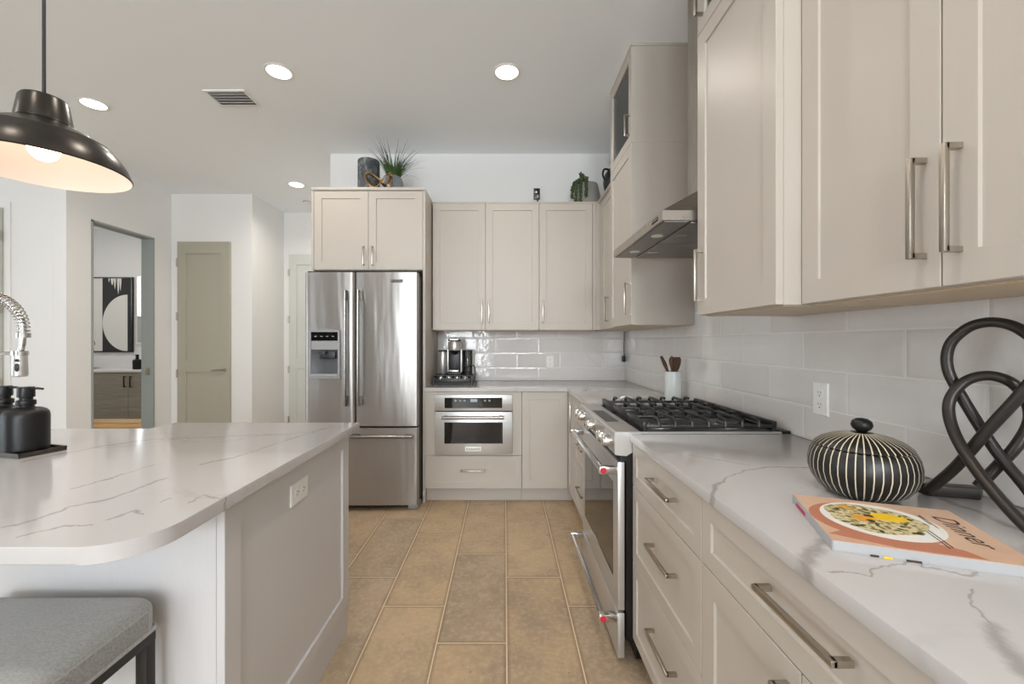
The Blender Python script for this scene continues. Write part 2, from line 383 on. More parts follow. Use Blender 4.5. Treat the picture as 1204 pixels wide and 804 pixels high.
def steel(name, col, rough, scale=(1.5, 1.5, 700), bump=.015, waves=0.0):
    m = base(name, col, rough, 1.0); k = N(m)
    n = k.noise(k.pos(scale), 3, 3, .6)
    rr = k.n('ShaderNodeMapRange'); k.l(n[0], rr.inputs[0]); rr.inputs[3].default_value = rough*.8; rr.inputs[4].default_value = rough*1.25; k.l(rr.outputs[0], k.b.inputs['Roughness'])
    b = k.bump(n[0], bump, .002)
    if waves:
        w2 = k.noise(k.pos((5.5, 5.5, .55)), 1.4, 2, .5)
        k.bump(w2[0], waves, .03, b)
    return m
M_steel = steel('brushed_steel', (206, 204, 202), .34)
M_fridge = steel('fridge_steel', (170, 166, 162), .30, waves=.25)
M_steel.node_tree.nodes['Principled BSDF'].inputs['Metallic'].default_value = .72; M_fridge.node_tree.nodes['Principled BSDF'].inputs['Metallic'].default_value = .78
_b = M_fridge.node_tree.nodes['Principled BSDF']; _b.inputs['Anisotropic'].default_value = .85; _b.inputs['Anisotropic Rotation'].default_value = .25
M_bar = steel('fridge_handle_steel', (150, 145, 140), .24)
M_recess = base('dispenser_recess_grey', (84, 84, 86), .35, .3)
M_fridge_side = base('fridge_side_grey', (92, 86, 82), .5, .3)
M_chrome = base('polished_steel', (215, 213, 210), .10, 1.0)
M_pull = steel('brushed_nickel', (182, 174, 162), .30, (40, 40, 40), .002)
M_hood = steel('hood_steel', (176, 170, 162), .28, (1.5, 200, 1.5))
M_filter = steel('hood_filter_mesh', (150, 146, 142), .38, (200, 200, 1), .2)
M_black = base('black_enamel', (18, 18, 19), .30)
M_iron = base('cast_iron', (34, 34, 35), .36); _k = N(M_iron); _k.bump(_k.noise(_k.pos(), 240, 2)[0], .25, .002)
M_gasket = base('dark_rubber', (22, 22, 23), .6)
M_glassblk = base('black_glass', (10, 11, 12), .05)
M_oven = base('oven_window_glass', (38, 32, 28), .04, .55)
M_plastic = base('white_plastic', (236, 235, 231), .35)
M_slot = base('outlet_slots', (60, 58, 55), .6)
M_red = base('red_enamel', (190, 40, 58), .35)
M_greyp = base('grey_plastic', (150, 150, 150), .4)
M_darkp = base('dark_plastic', (34, 34, 36), .4)
M_bronze = base('dark_bronze', (58, 54, 50), .28, .75)
M_lampin = base('lamp_enamel', (228, 220, 214), .5)
M_blackm = base('matte_black', (20, 19, 18), .38, 0.0, Specular_IOR_Level=.35)
M_tray = base('tray_bronze', (60, 52, 45), .45, .3)
M_knot = base('sculpture_bronze', (52, 46, 42), .36, .35); _k = N(M_knot); _k.bump(_k.noise(_k.pos((8, 8, 8)), 20, 3)[0], .08, .003)
M_stoolm = base('stool_metal', (46, 44, 42), .45, .4)
M_conc = paint('grey_concrete', (150, 147, 141), .8, .25)
M_gold = base('aged_gold', (176, 148, 112), .26, 1.0)
M_brownwood = woodpaint('dark_wood', (92, 60, 36), (66, 42, 24), .5)
M_crock = base('glazed_ceramic', (208, 212, 208), .25)
M_art_w = paint('canvas_white', (226, 224, 218), .8, .2)
M_art_b = woodpaint('canvas_black', (34, 33, 34), (48, 47, 48), .7)
M_vanity = base('grey_oak', (128, 122, 110), .5); _k = N(M_vanity); _n = _k.noise(_k.pos((1.2, 30, 30)), 3, 4, .65)
_k.color(_k.ramp(_n[0], [(.25, (128, 124, 114)), (.75, (166, 161, 148))]))
M_white_top = base('white_stone', (232, 231, 228), .2)
M_mirror = base('mirror_silver', (225, 230, 232), .02, 1.0)
M_frost = base('window_frame_white', (238, 238, 236), .4)
def emit(name, col, s):
    m = bpy.data.materials.new(name); m.use_nodes = True; t = m.node_tree; t.nodes.clear()
    e = t.nodes.new('ShaderNodeEmission'); o = t.nodes.new('ShaderNodeOutputMaterial'); e.inputs[0].default_value = lin(col); e.inputs[1].default_value = s
    t.links.new(e.outputs[0], o.inputs[0]); return m
M_led = emit('led_disc', (255, 246, 232), 9)
M_bulb = emit('bulb_glow', (255, 224, 185), 9)
M_disp = emit('oven_display_glow', (190, 205, 215), .6)
def panes(name, tint, refl=.12):
    m = bpy.data.materials.new(name); m.use_nodes = True; t = m.node_tree; t.nodes.clear()
    tr = t.nodes.new('ShaderNodeBsdfTransparent'); tr.inputs[0].default_value = lin(tint); gl = t.nodes.new('ShaderNodeBsdfGlossy'); gl.inputs['Roughness'].default_value = .03
    fr = t.nodes.new('ShaderNodeLayerWeight'); fr.inputs[0].default_value = refl+.25; mx = t.nodes.new('ShaderNodeMixShader'); o = t.nodes.new('ShaderNodeOutputMaterial')
    t.links.new(fr.outputs['Fresnel'], mx.inputs[0]); t.links.new(tr.outputs[0], mx.inputs[1]); t.links.new(gl.outputs[0], mx.inputs[2]); t.links.new(mx.outputs[0], o.inputs[0]); return m
M_glass = panes('cabinet_glass', (205, 212, 208)); M_tank = panes('smoky_plastic', (190, 192, 190))
M_wglass = panes('window_glass', (245, 250, 252))
# linen seat
M_fab = base('linen_fabric', (150, 150, 148), .9, Sheen_Weight=.3); _k = N(M_fab)
_v = _k.pos(); _a = _k.n('ShaderNodeTexWave'); _a.inputs['Scale'].default_value = 210; _a.inputs['Distortion'].default_value = 2.5; _a.inputs['Detail Scale'].default_value = 3; _k.l(_v, _a.inputs['Vector'])
_b = _k.n('ShaderNodeTexWave', bands_direction='Y'); _b.inputs['Scale'].default_value = 210; _b.inputs['Distortion'].default_value = 2.5; _k.l(_v, _b.inputs['Vector'])
_c = _k.noise(_v, 220, 3); _s = _k.math('ADD', _k.math('MULTIPLY', _a.outputs['Fac'], _b.outputs['Fac']), _c[0])
_k.color(_k.ramp(_s, [(.25, (124, 125, 124)), (1, (178, 178, 174))])); _k.bump(_s, .2, .001)
M_vase = base('mottled_dark_glaze', (66, 68, 70), .6); _k = N(M_vase); _n = _k.noise(_k.pos((1, 1, .55)), 28, 5, .7, .5)
_k.color(_k.ramp(_n[0], [(.35, (44, 48, 52)), (.55, (78, 84, 86)), (.72, (150, 150, 146))])); _k.bump(_n[0], .5, .006)
M_ribpot = base('blue_grey_ribbed_glaze', (120, 126, 130), .5)
M_grass = base('grass_leaf', (58, 88, 40), .5); _k = N(M_grass); _g = _k.n('ShaderNodeTexCoord'); _sp = _k.n('ShaderNodeSeparateXYZ'); _k.l(_g.outputs['Object'], _sp.inputs[0])
_k.color(_k.ramp(_sp.outputs[2], [(.15, (62, 98, 38)), (.26, (60, 84, 44)), (.34, (78, 74, 66))]))
M_succ = base('succulent_leaf', (70, 84, 48), .55)
M_soil = base('potting_soil', (50, 42, 34), .9)
M_blackgl = base('black_glazed_ceramic', (22, 22, 24), .35)
# engraved black pot: pale meridian lines
M_pot = base('black_carved_pot', (26, 24, 22), .40); _k = N(M_pot); _g = _k.n('ShaderNodeTexCoord'); _sp = _k.n('ShaderNodeSeparateXYZ'); _k.l(_g.outputs['Object'], _sp.inputs[0])
_th = _k.math('ARCTAN2', _sp.outputs[1], _sp.outputs[0]); _f = _k.math('FRACT', _k.math('MULTIPLY', _k.math('ADD', _th, 3.2), 42/(2*math.pi)))
_d = _k.math('ABSOLUTE', _k.math('SUBTRACT', _f, .5))
_rad = _k.math('SQRT', _k.math('ADD', _k.math('MULTIPLY', _sp.outputs[0], _sp.outputs[0]), _k.math('MULTIPLY', _sp.outputs[1], _sp.outputs[1])))
_wd = _k.math('MINIMUM', .5, _k.math('DIVIDE', .0070, _k.math('MAXIMUM', _rad, .001)))
_ln = _k.math('MULTIPLY', _k.math('LESS_THAN', _d, _k.math('MULTIPLY', _wd, 1.15)), _k.math('GREATER_THAN', _rad, .022))
_k.color(_k.mix(_ln, (24, 22, 20), (206, 196, 172))); _k.bump(_k.math('SUBTRACT', 1, _ln), .3, .002)
# cookbook cover tones
M_cov = base('cover_peach', (226, 184, 158), .35); _k = N(M_cov); _n = _k.noise(_k.pos(), 9, 3); _k.color(_k.ramp(_n[0], [(.35, (206, 166, 140)), (.7, (216, 184, 158))]))
M_napkin = base('cover_coral', (186, 122, 96), .4); M_page = base('paper_white', (176, 176, 177), .7); M_dish = base('cover_dish_white', (234, 232, 226), .4)
M_food = base('cover_food', (200, 184, 130), .5); _k = N(M_food); _n = _k.noise(_k.pos(), 95, 3, .6)
_k.color(_k.ramp(_n[0], [(.34, (96, 84, 50)), (.43, (150, 136, 84)), (.52, (206, 192, 148)), (.7, (220, 210, 182))]))
M_yolk = base('cover_yolk', (240, 198, 30), .4); M_orange = base('cover_orange', (232, 160, 48), .4); M_herb = base('cover_herb', (74, 76, 40), .5)
M_ink = base('cover_ink', (60, 44, 36), .6); M_spinepink = base('spine_pink', (186, 40, 92), .5)
M_skyp = base('wood_pale', (200, 200, 196), .5)

# ------------------------------------------------------------------ room shell
CH = 3.05
struct('floor', MB().box((-9.6, REAR_Y-.2, -.1), (1.3, 7.0, 0)), M_floor, 'tan rectangular stone floor tiles in running bond', 'floor')
struct('ceiling', MB().box((-9.6, REAR_Y-.2, CH), (1.3, 7.0, CH+.1)), M_ceil, 'flat white painted ceiling', 'ceiling')
struct('wall_right', MB().box((1.14, REAR_Y, 0), (1.28, 4.12, CH)), M_wall)
struct('wall_back', MB().box((-1.644, 3.97, 0), (1.139, 4.12, CH)), M_wall)
struct('wall_hall_right', MB().box((-1.644, 4.121, 0), (-1.50, 5.9, CH)), M_wall)
struct('wall_hall_end', MB().box((-3.03, 5.78, 0), (-1.645, 5.9, CH)), M_wall)
struct('wall_hall_left', MB().box((-3.15, 5.171, 0), (-3.03, 5.9, CH)), M_wall)
struct('wall_closet', MB().box((-4.12, 5.05, 0), (-3.03, 5.17, CH)), M_wall)
DY0, DY1, DZ = 4.07, 4.80, 2.46
struct('wall_powder_room', MB().box((-4.12, 3.84, 0), (-4.0, DY0, CH)).box((-4.12, DY1, 0), (-4.0, 5.049, CH)).box((-4.12, DY0, DZ), (-4.0, DY1, CH)), M_wall)
struct('wall_living', MB().box((-9.2, 3.84, 0), (-4.121, 3.96, CH)), M_wall)
struct('wall_powder_back', MB().box((-7.4, 6.65, 0), (-4.121, 6.77, CH)), M_wall)
struct('wall_powder_right', MB().box((-4.24, 5.171, 0), (-4.121, 6.649, CH)), M_wall)
def wall_with_openings(name, axis, plane, thick, a0, a1, ops, mat=None):
    mb = MB(); cur = a0
    def bx(u0, u1, v0, v1):
        if axis == 'Y': mb.box((u0, plane-thick, v0), (u1, plane, v1))
        else: mb.box((plane-thick, u0, v0), (plane, u1, v1))
    for a, b, z0, z1 in [q[:4] for q in ops]:
        bx(cur, a, 0, CH); bx(a, b, 0, z0); bx(a, b, z1, CH); cur = b
    bx(cur, a1, 0, CH); struct(name, mb, mat or M_wall)
wall_with_openings('wall_rear', 'Y', REAR_Y, .14, -9.34, 1.28, REAR, M_dark_refl)
wall_with_openings('wall_left', 'X', LEFT_X, .14, REAR_Y+.001, 3.96, LEFTW)
wn_ = 0
for a, b, z0, z1, pw in REAR:
    wn_ += 1; F = Fy(REAR_Y-.02); mb = MB()
    mb.frame(F, a, b, z0, z1, 0, .05, .05).fbox(F, (a+b)/2-.02, (a+b)/2+.02, z0+.05, z1-.05, 0, .05)
    o = struct('window_%d' % wn_, mb, M_frost); part('glass_pane', MB().fbox(F, a+.04, b-.04, z0+.04, z1-.04, .02, .026), M_wglass, o)  # includes the high window added as a light source
for a, b, z0, z1, pw in LEFTW:
    wn_ += 1; F = Fx(LEFT_X-.02); mb = MB()
    mb.frame(F, a, b, z0, z1, 0, .05, .05).fbox(F, (a+b)/2-.02, (a+b)/2+.02, z0+.05, z1-.05, 0, .05)
    o = struct('window_%d' % wn_, mb, M_frost); part('glass_pane', MB().fbox(F, a+.04, b-.04, z0+.04, z1-.04, .02, .026), M_wglass, o)
# powder-room left wall with a high window
wall_with_openings('wall_powder_left', 'X', -7.401, .14, 3.961, 6.77, [(4.75, 5.45, 1.75, 2.65)])
F = Fx(-7.42); mb = MB().frame(F, 4.75, 5.45, 1.75, 2.65, 0, .06, .05).fbox(F, 4.80, 5.40, 2.18, 2.21, 0, .05)
o = struct('window_%d' % (wn_+1), mb, M_frost); part('glass_pane', MB().fbox(F, 4.79, 5.41, 1.79, 2.61, .02, .026), M_wglass, o)
area('window_and_fill_daylight', (-7.33, 5.1, 2.2), (R(90), 0, R(-90)), .6, .8, 9, DAY)
l = area('powder_room_lamp', (-5.6, 5.4, 3.03), (0, 0, 0), .16, .16, 9, (1, .95, .88))
# doorway jamb
F = Fpx(-4.125)
jm = MB()
for y0, y1 in ((DY0, DY0+.018), (DY1-.018, DY1)): jm.box((-4.128, y0, 0), (-3.992, y1, DZ))
jm.box((-4.128, DY0, DZ-.018), (-3.992, DY1, DZ))
jb = struct('trim_1', jm, M_jamb, 'grey painted door jamb of the open doorway to the powder room', 'door frame')
part('strike_plate', MB().box((-4.075, DY1-.022, .90), (-4.03, DY1-.017, .98)), M_pull, jb, 'small metal strike plate')
# backsplashes
struct('trim_2', MB().box((-.628, 3.959, .9145), (1.128, 3.9695, 1.42)), M_tileB, 'glossy white handmade tile backsplash on the back wall', 'backsplash')
struct('trim_3', MB().box((1.1285, -.30, .9145), (1.1395, 3.9585, 2.55)), M_tileR, 'glossy white handmade tile backsplash on the right wall', 'backsplash')

# ------------------------------------------------------------------ interior doors
def panel_door(name, F, u0, u1, zt, mat, hinge_side, label, lever=True, lever_u=None):
    mb = MB(); st = .105
    def R4(a, b, c, d, n): return [F(a, c, n), F(b, c, n), F(b, d, n), F(a, d, n)]
    mb.fbox(F, u0, u1, .012, zt, 0, .028)
    zs = [.22, .92, 1.05, zt-.14]
    # stiles and rails laid over the slab so that the two panels sit back
    mb.fbox(F, u0, u0+st, .012, zt, .028, .04); mb.fbox(F, u1-st, u1, .012, zt, .028, .04)
    for a, b in ((.012, .22), (.92, 1.05), (zt-.14, zt)): mb.fbox(F, u0+st, u1-st, a, b, .028, .04)
    o = struct(name, mb, mat, label, 'door')
    hu = u0 if hinge_side < 0 else u1
    for z in (.22, .90, 1.58, zt-.25):
        part('hinge', MB().fbox(F, hu-.012, hu+.012, z-.045, z+.045, .030, .046).cyl(F(hu, z-.05, .046), F(hu, z+.05, .046), .006, seg=10), M_pull, o)
    if lever:
        lu = u1-.06 if hinge_side < 0 else u0+.06; sg = -1 if hinge_side < 0 else 1
        h = MB().cyl(F(lu, .94, .04), F(lu, .94, .05), .026).cyl(F(lu, .94, .05), F(lu, .94, .085), .010, seg=12)
        h.tube([F(lu, .94, .082), F(lu+sg*.05, .943, .082), F(lu+sg*.125, .938, .080)], [.010, .009, .007], 10)
        part('lever_handle', h, M_pull, o)
    return o
panel_door('door_1', Fy(5.052), -3.90, -3.28, 2.47, M_door, -1, 'narrow taupe two-panel door with lever handle, left of the white hall corner')
panel_door('door_2', Fy(5.782), -2.945, -2.13, 2.47, M_door2, -1, 'pale grey two-panel door partly hidden behind the refrigerator')
panel_door('door_3', Fy(3.842), -5.40, -4.565, 2.49, M_door2, 1, 'pale panelled door with hinges at the far left edge')
struct('trim_4', MB().frame(Fy(3.8395), -5.46, -4.50, -.04, 2.55, 0, .012, .055), M_wall)

# ------------------------------------------------------------------ cabinets
def pull(F, u, v, vertical=True, L=.196, s=.0105, off=.034):
    mb = MB(); h = L/2
    if vertical:
        mb.fbox(F, u-s/2, u+s/2, v-h, v+h, off-s, off, .0012)
        for k in (-1, 1): mb.fbox(F, u-s/2, u+s/2, v+k*(h-s/2)-s/2, v+k*(h-s/2)+s/2, 0, off-s/2)
    else:
        mb.fbox(F, u-h, u+h, v-s/2, v+s/2, off-s, off, .0012)
        for k in (-1, 1): mb.fbox(F, u+k*(h-s/2)-s/2, u+k*(h-s/2)+s/2, v-s/2, v+s/2, 0, off-s/2)
    return mb
G = .0013
def door(parent, F, u0, u1, v0, v1, hu=None, hv=None, vertical=True, n0=0, stile=.06, L=.196, name='door'):
    d = part(name, MB().shaker(F, u0+G, u1-G, v0+G, v1-G, n0, .02, stile), M_cab, parent)
    if hu is not None:
        F2 = lambda u, v, n: F(u, v, n+n0+.02)
        part('handle', pull(F2, hu, hv, vertical, L), M_pull, d)
    return d
def glass_door(parent, F, u0, u1, v0, v1, hu, hv, L=.13):
    def R4(i, n): return [F(u0+G+i, v0+G+i, n), F(u1-G-i, v0+G+i, n), F(u1-G-i, v1-G-i, n), F(u0+G+i, v1-G-i, n)]
    d = part('glass_door', MB().rings([R4(.058, 0), R4(0, 0), R4(0, .0185), R4(.0015, .02), R4(.054, .02), R4(.058, .016), R4(.058, 0)], False, False), M_cab, parent)
    part('glass_pane', MB().fbox(F, u0+.05, u1-.05, v0+.05, v1-.05, .006, .010), M_glass, d)
    F2 = lambda u, v, n: F(u, v, n+.02)
    part('handle', pull(F2, hu, hv, True, L), M_pull, d)
def carcass_open(mb, x0, x1, y0, y1, z0, z1, open_x=True, t=.018):
    # a hollow box that is open on its -X face
    mb.box((x0, y0, z0), (x1, y0+t, z1)).box((x0, y1-t, z0), (x1, y1, z1)).box((x0, y0+t, z0), (x1, y1-t, z0+t)).box((x0, y0+t, z1-t), (x1, y1-t, z1)).box((x1-t, y0+t, z0+t), (x1, y1-t, z1-t))
UB, UT = 1.378, 2.47     # upper cabinets: bottom and top
# ---- back wall uppers
FU = Fy(3.645)
c = thing('upper_cabinet', 'two-door beige upper cabinet on the back wall above the coffee machine', 'cabinet', (-.394, 3.8, UB), 'beige upper cabinets on the back wall')
part('body', MB().box((-.622, 3.645, UB), (-.166, 3.958, UT)).box((-.166, 3.645, UB), (.296, 3.958, UT)), M_cab, c)
part('underside', MB().box((-.61, 3.65, UB-.003), (.285, 3.955, UB-.0002)), M_under, c, 'pale wood underside')
part('top_trim', MB().box((-.622, 3.622, UT-.001), (.296, 3.958, UT+.012)), M_cab, c)
door(c, FU, -.622, -.166, UB, UT, -.196, 1.535); door(c, FU, -.166, .296, UB, UT, -.136, 1.535)
c = thing('upper_cabinet', 'single-door beige upper cabinet on the back wall beside the corner', 'cabinet', (.55, 3.8, UB), 'beige upper cabinets on the back wall')
part('body', MB().box((.297, 3.645, UB), (.785, 3.958, UT)), M_cab, c)
part('underside', MB().box((.31, 3.65, UB-.003), (.78, 3.955, UB-.0002)), M_under, c, 'pale wood underside')
part('top_trim', MB().box((.297, 3.622, UT-.001), (.785, 3.958, UT+.012)), M_cab, c)
part('corner_filler', MB().slab(FU, .759, .785, UB, UT), M_cab, c)
door(c, FU, .297, .757, UB, UT, .327, 1.535)
# ---- cabinet over the refrigerator with its end panels
FR = Fy(3.362)
c = thing('refrigerator_cabinet', 'beige two-door cabinet above the steel refrigerator with plants on top', 'cabinet', (-1.075, 3.65, 0))
part('body', MB().box((-1.516, 3.362, 1.845), (-.651, 3.965, 2.478)), M_cab, c)
part('crown_trim', MB().box((-1.536, 3.332, 2.478), (-.631, 3.965, 2.502), .003), M_cab, c)
part('end_panel', MB().box((-.650, 3.342, .0), (-.6305, 3.965, 2.478)), M_cab, c)
part('end_panel', MB().box((-1.536, 3.342, .0), (-1.517, 3.965, 2.478)), M_cab, c)
door(c, FR, -1.516, -1.0835, 1.848, 2.476, -1.119, 1.957, L=.15); door(c, FR, -1.0835, -.651, 1.848, 2.476, -1.048, 1.957, L=.15)
# ---- corner upper on the right wall
FXu = Fx(.842)
c = thing('upper_cabinet', 'beige upper cabinet on the right wall in the corner, below the black jug', 'cabinet', (.98, 3.3, UB))
part('body', MB().box((.847, 3.002, UB), (1.127, 3.958, UT)), M_cab, c)
part('underside', MB().box((.855, 3.01, UB-.003), (1.12, 3.95, UB-.0002)), M_under, c, 'pale wood underside')
part('top_trim', MB().box((.80, 3.002, UT-.001), (1.127, 3.958, UT+.012)).box((.786, 3.622, UT-.001), (.80, 3.958, UT+.012)), M_cab, c)
part('corner_filler', MB().slab(FXu, 3.56, 3.62, UB, UT).slab(FU, .786, .846, UB, UT), M_cab, c)
door(c, FXu, 3.002, 3.558, UB, UT, 3.34, 1.535)
# ---- tall deep cabinet left of the hood
FXt = Fx(.772)
c = thing('tall_upper_cabinet', 'tall beige wall cabinet reaching the ceiling left of the range hood, glass door on top', 'cabinet', (.95, 2.75, UB))
mb = MB().box((.772, 2.502, UB), (1.127, 2.998, 2.462)); carcass_open(mb, .772, 1.127, 2.502, 2.998, 2.463, 3.035)
part('body', mb, M_cab, c)
part('underside', MB().box((.78, 2.51, UB-.003), (1.12, 2.99, UB-.0002)), M_under, c, 'pale wood underside')
part('top_trim', MB().box((.750, 2.499, 3.035), (1.127, 2.999, 3.0495)), M_cab, c)
door(c, FXt, 2.502, 2.998, UB, 2.462, 2.540, 1.535)
glass_door(c, FXt, 2.502, 2.998, 2.462, 3.035, 2.536, 2.58)
# ---- deep narrow cabinet right of the hood
c = thing('tall_upper_cabinet', 'tall narrow beige wall cabinet just right of the range hood', 'cabinet', (.95, 1.41, UB))
mb = MB().box((.7725, 1.166, UB), (1.127, 1.644, 2.462)); carcass_open(mb, .7725, 1.127, 1.166, 1.644, 2.463, 3.035)
part('body', mb, M_cab, c)
part('underside', MB().box((.78, 1.18, UB-.003), (1.12, 1.63, UB-.0002)), M_under, c, 'pale wood underside')
part('top_trim', MB().box((.750, 1.1655, 3.035), (1.127, 1.644, 3.0495)), M_cab, c)
door(c, FXt, 1.166, 1.644, UB, 2.462, 1.600, 1.528)
glass_door(c, FXt, 1.166, 1.644, 2.462, 3.035, 1.600, 2.58)
# ---- nearest wall cabinet
FXn = Fx(.840)
c = thing('upper_cabinet', 'nearest beige wall cabinet, two doors with paired vertical bar pulls above the carved pot', 'cabinet', (.99, .79, UB))
mb = MB().box((.841, .412, UB), (1.127, 1.164, 2.462)); carcass_open(mb, .841, 1.127, .412, 1.164, 2.463, 3.035)
part('body', mb, M_cab, c)
part('underside', MB().box((.850, .42, UB-.004), (1.12, 1.155, UB-.0002)), M_under, c, 'pale wood underside')
part('top_trim', MB().box((.820, .412, 3.035), (1.127, 1.1635, 3.0495)), M_cab, c)
door(c, FXn, .791, 1.164, UB, 2.462, .822, 1.535); door(c, FXn, .412, .791, UB, 2.462, .758, 1.535)
glass_door(c, FXn, .791, 1.164, 2.462, 3.035, .822, 2.58); glass_door(c, FXn, .412, .791, 2.462, 3.035, .758, 2.58)

# ---- base cabinets, back run
FB = Fy(3.345); TOEZ = .117; CB = .884
c = thing('base_cabinet', 'beige base cabinet with the built-in microwave above a wide drawer', 'cabinet', (-.247, 3.65, 0), 'beige base cabinets along the back wall')
part('body', MB().box((-.6295, 3.345, .30), (-.565, 3.955, CB)).box((.075, 3.345, .30), (.1335, 3.955, CB)).box((-.6295, 3.345, TOEZ), (.1335, 3.955, .375)).box((-.565, 3.345, .868), (.075, 3.955, CB)).box((-.565, 3.90, .375), (.075, 3.955, .868)), M_cab, c)
part('toe_kick', MB().box((-.6295, 3.40, 0), (.1335, 3.42, TOEZ)), M_cab, c)
ff = MB(); ff.fbox(FB, -.628, -.549, .379, CB-.003, .0005, .02).fbox(FB, .0605, .133, .379, CB-.003, .0005, .02).fbox(FB, -.549, .0605, .379, .392, .0005, .02).fbox(FB, -.549, .0605, .862, CB-.003, .0005, .02)
part('face_frame', ff, M_cab, c)
door(c, FB, -.6295, .1345, TOEZ, .377, -.25, .262, False, name='drawer', stile=.05)
c = thing('base_cabinet', 'beige base cabinet with one plain door right of the microwave', 'cabinet', (.32, 3.65, 0), 'beige base cabinets along the back wall')
part('body', MB().box((.1355, 3.345, TOEZ), (.5195, 3.955, CB)), M_cab, c)
part('toe_kick', MB().box((.1355, 3.40, 0), (.545, 3.42, TOEZ)), M_cab, c)
door(c, FB, .1355, .497, TOEZ, CB-.002)
# ---- base cabinets, right run beyond the range
FXb = Fx(.5205)
Z1, Z2 = .716, .4225
c = thing('base_cabinet', 'beige base cabinet in the corner beyond the range: narrow door and three drawers', 'cabinet', (.80, 2.87, 0))
part('body', MB().box((.5205, 2.422, TOEZ), (1.127, 3.33, CB)), M_cab, c)
part('toe_kick', MB().box((.565, 2.422, 0), (.585, 3.398, TOEZ)), M_cab, c)
door(c, FXb, 3.005, 3.322, TOEZ, CB-.002, 3.035, .72)
for a, b, h in ((Z1, CB-.002, .813), (Z2, Z1, .593), (TOEZ, Z2, .306)): door(c, FXb, 2.424, 3.003, a, b, 2.715, h, False, name='drawer', stile=.045)
# ---- base cabinets, right run near the camera
c = thing('base_cabinet', 'beige three-drawer base cabinet right of the range', 'cabinet', (.80, 1.36, 0), 'beige base cabinets on the near right')
part('body', MB().box((.5205, 1.072, TOEZ), (1.127, 1.648, CB)), M_cab, c)
part('toe_kick', MB().box((.58, 1.072, 0), (.60, 1.648, TOEZ)), M_cab, c)
for a, b, h in ((Z1, CB-.002, .813), (Z2, Z1, .593), (TOEZ, Z2, .306)): door(c, FXb, 1.071, 1.649, a, b, 1.32, h, False, name='drawer', stile=.045)
c = thing('base_cabinet', 'nearest beige base cabinet: one wide drawer with a long pull over two doors', 'cabinet', (.80, .71, 0), 'beige base cabinets on the near right')
part('body', MB().box((.5205, .351, TOEZ), (1.127, 1.070, CB)), M_cab, c)
part('toe_kick', MB().box((.58, .351, 0), (.60, 1.070, TOEZ)), M_cab, c)
door(c, FXb, .351, 1.070, Z1, CB-.002, .70, .813, False, name='drawer', stile=.045)
door(c, FXb, .711, 1.070, TOEZ, Z1, .742, .578); door(c, FXb, .351, .711, TOEZ, Z1, .680, .578)
c = thing('base_cabinet', 'beige base cabinet under the counter end beside the camera, outside the picture', 'cabinet', (.80, .02, 0))
part('body', MB().box((.5205, -.29, TOEZ), (1.127, .349, CB)), M_cab, c)
part('toe_kick', MB().box((.58, -.29, 0), (.60, .349, TOEZ)), M_cab, c)
door(c, FXb, -.29, .349, TOEZ, CB-.002)

# ------------------------------------------------------------------ worktops
solo('worktop', MB().prism([(-.6285, 3.312), (.492, 3.312), (.492, 2.42), (1.1275, 2.42), (1.1275, 3.9575), (-.6285, 3.9575)], .8845, .914, .003), M_q3, 'white veined stone worktop under the coffee machine, turning the corner to the range', 'worktop')
solo('worktop', MB().prism([(.492, -.30), (1.1275, -.30), (1.1275, 1.652), (.492, 1.652)], .8845, .914, .003), M_q1, 'white veined stone worktop carrying the cookbook, carved pot and knot sculpture', 'worktop')
def arc(cx, cy, r, a0, a1, n=14): return [(cx+r*math.cos(R(a0+(a1-a0)*i/n)), cy+r*math.sin(R(a0+(a1-a0)*i/n))) for i in range(n+1)]
IX, IR = -.652, .105
solo('island_worktop', MB().prism([(-2.65, .741)]+arc(IX-IR, .741+IR, IR, -90, 0)+[(IX, 1.89), (-1.477, 1.89), (-1.477, 1.752), (-2.65, 1.752)], .882, .914, .004), M_q2, 'large white veined island worktop with a rounded front corner and soap bottles on it', 'worktop')
c = thing('kitchen_island', 'pale grey kitchen island with a recessed end panel facing the range', 'kitchen island', (-1.6, 1.4, 0))
part('body', MB().box((-1.46, 1.038, .0), (-.7118, 1.855, .8815)).box((-2.60, 1.04, 0), (-1.46, 1.72, .8815)), M_isl, c)
part('end_panel', MB().shaker(lambda u, v, n: Vector((-.7095+n, u, v)), 1.036, 1.86, .118, .8815, 0, .02, .064, .009), M_isl, c)
part('baseboard', MB().box((-.7095, 1.042, 0), (-.698, 1.857, .117)), M_isl, c)

# ------------------------------------------------------------------ refrigerator
FF = Fy(3.18)
c = thing('refrigerator', 'large stainless steel refrigerator with two upper doors and a freezer drawer', 'refrigerator', (-1.085, 3.5, 0))
part('case', MB().box((-1.505, 3.255, .05), (-.664, 3.955, 1.785), .004), M_fridge_side, c, 'dark grey case')
part('base_grille', MB().box((-1.50, 3.235, .012), (-.668, 3.40, .05)), M_gasket, c, 'black base grille')
for x in (-1.45, -.70): part('foot', MB().box((x-.04, 3.215, 0), (x+.04, 3.32, .046), .006), M_greyp, c)
part('door_gasket', MB().box((-1.498, 3.240, .055), (-.670, 3.258, 1.79)), M_gasket, c)
def bowed(u0, u1, v0, v1, bow=.012, e=.012, n=14):
    mb = MB(); front = []; 
    for i in range(n+1):
        t = i/n; u = u0+(u1-u0)*t; d = bow*(1-(2*t-1)**2)
        if i == 0 or i == n: d -= e
        front.append((u, d))
    poly = [(u0, -.06)]+[(u0, front[0][1])]+[(u0+e*.5, front[1][1]*.3-.002)]+[(u, d) for u, d in front[1:-1]]+[(u1-e*.5, front[-2][1]*.3-.002)]+[(u1, front[-1][1])]+[(u1, -.06)]
    return mb.rings([[FF(u, v, d) for u, d in poly] for v in (v0, v1)])
dl = part('door', bowed(-1.512, -1.133, .641, 1.801), M_fridge, c, ang=50)
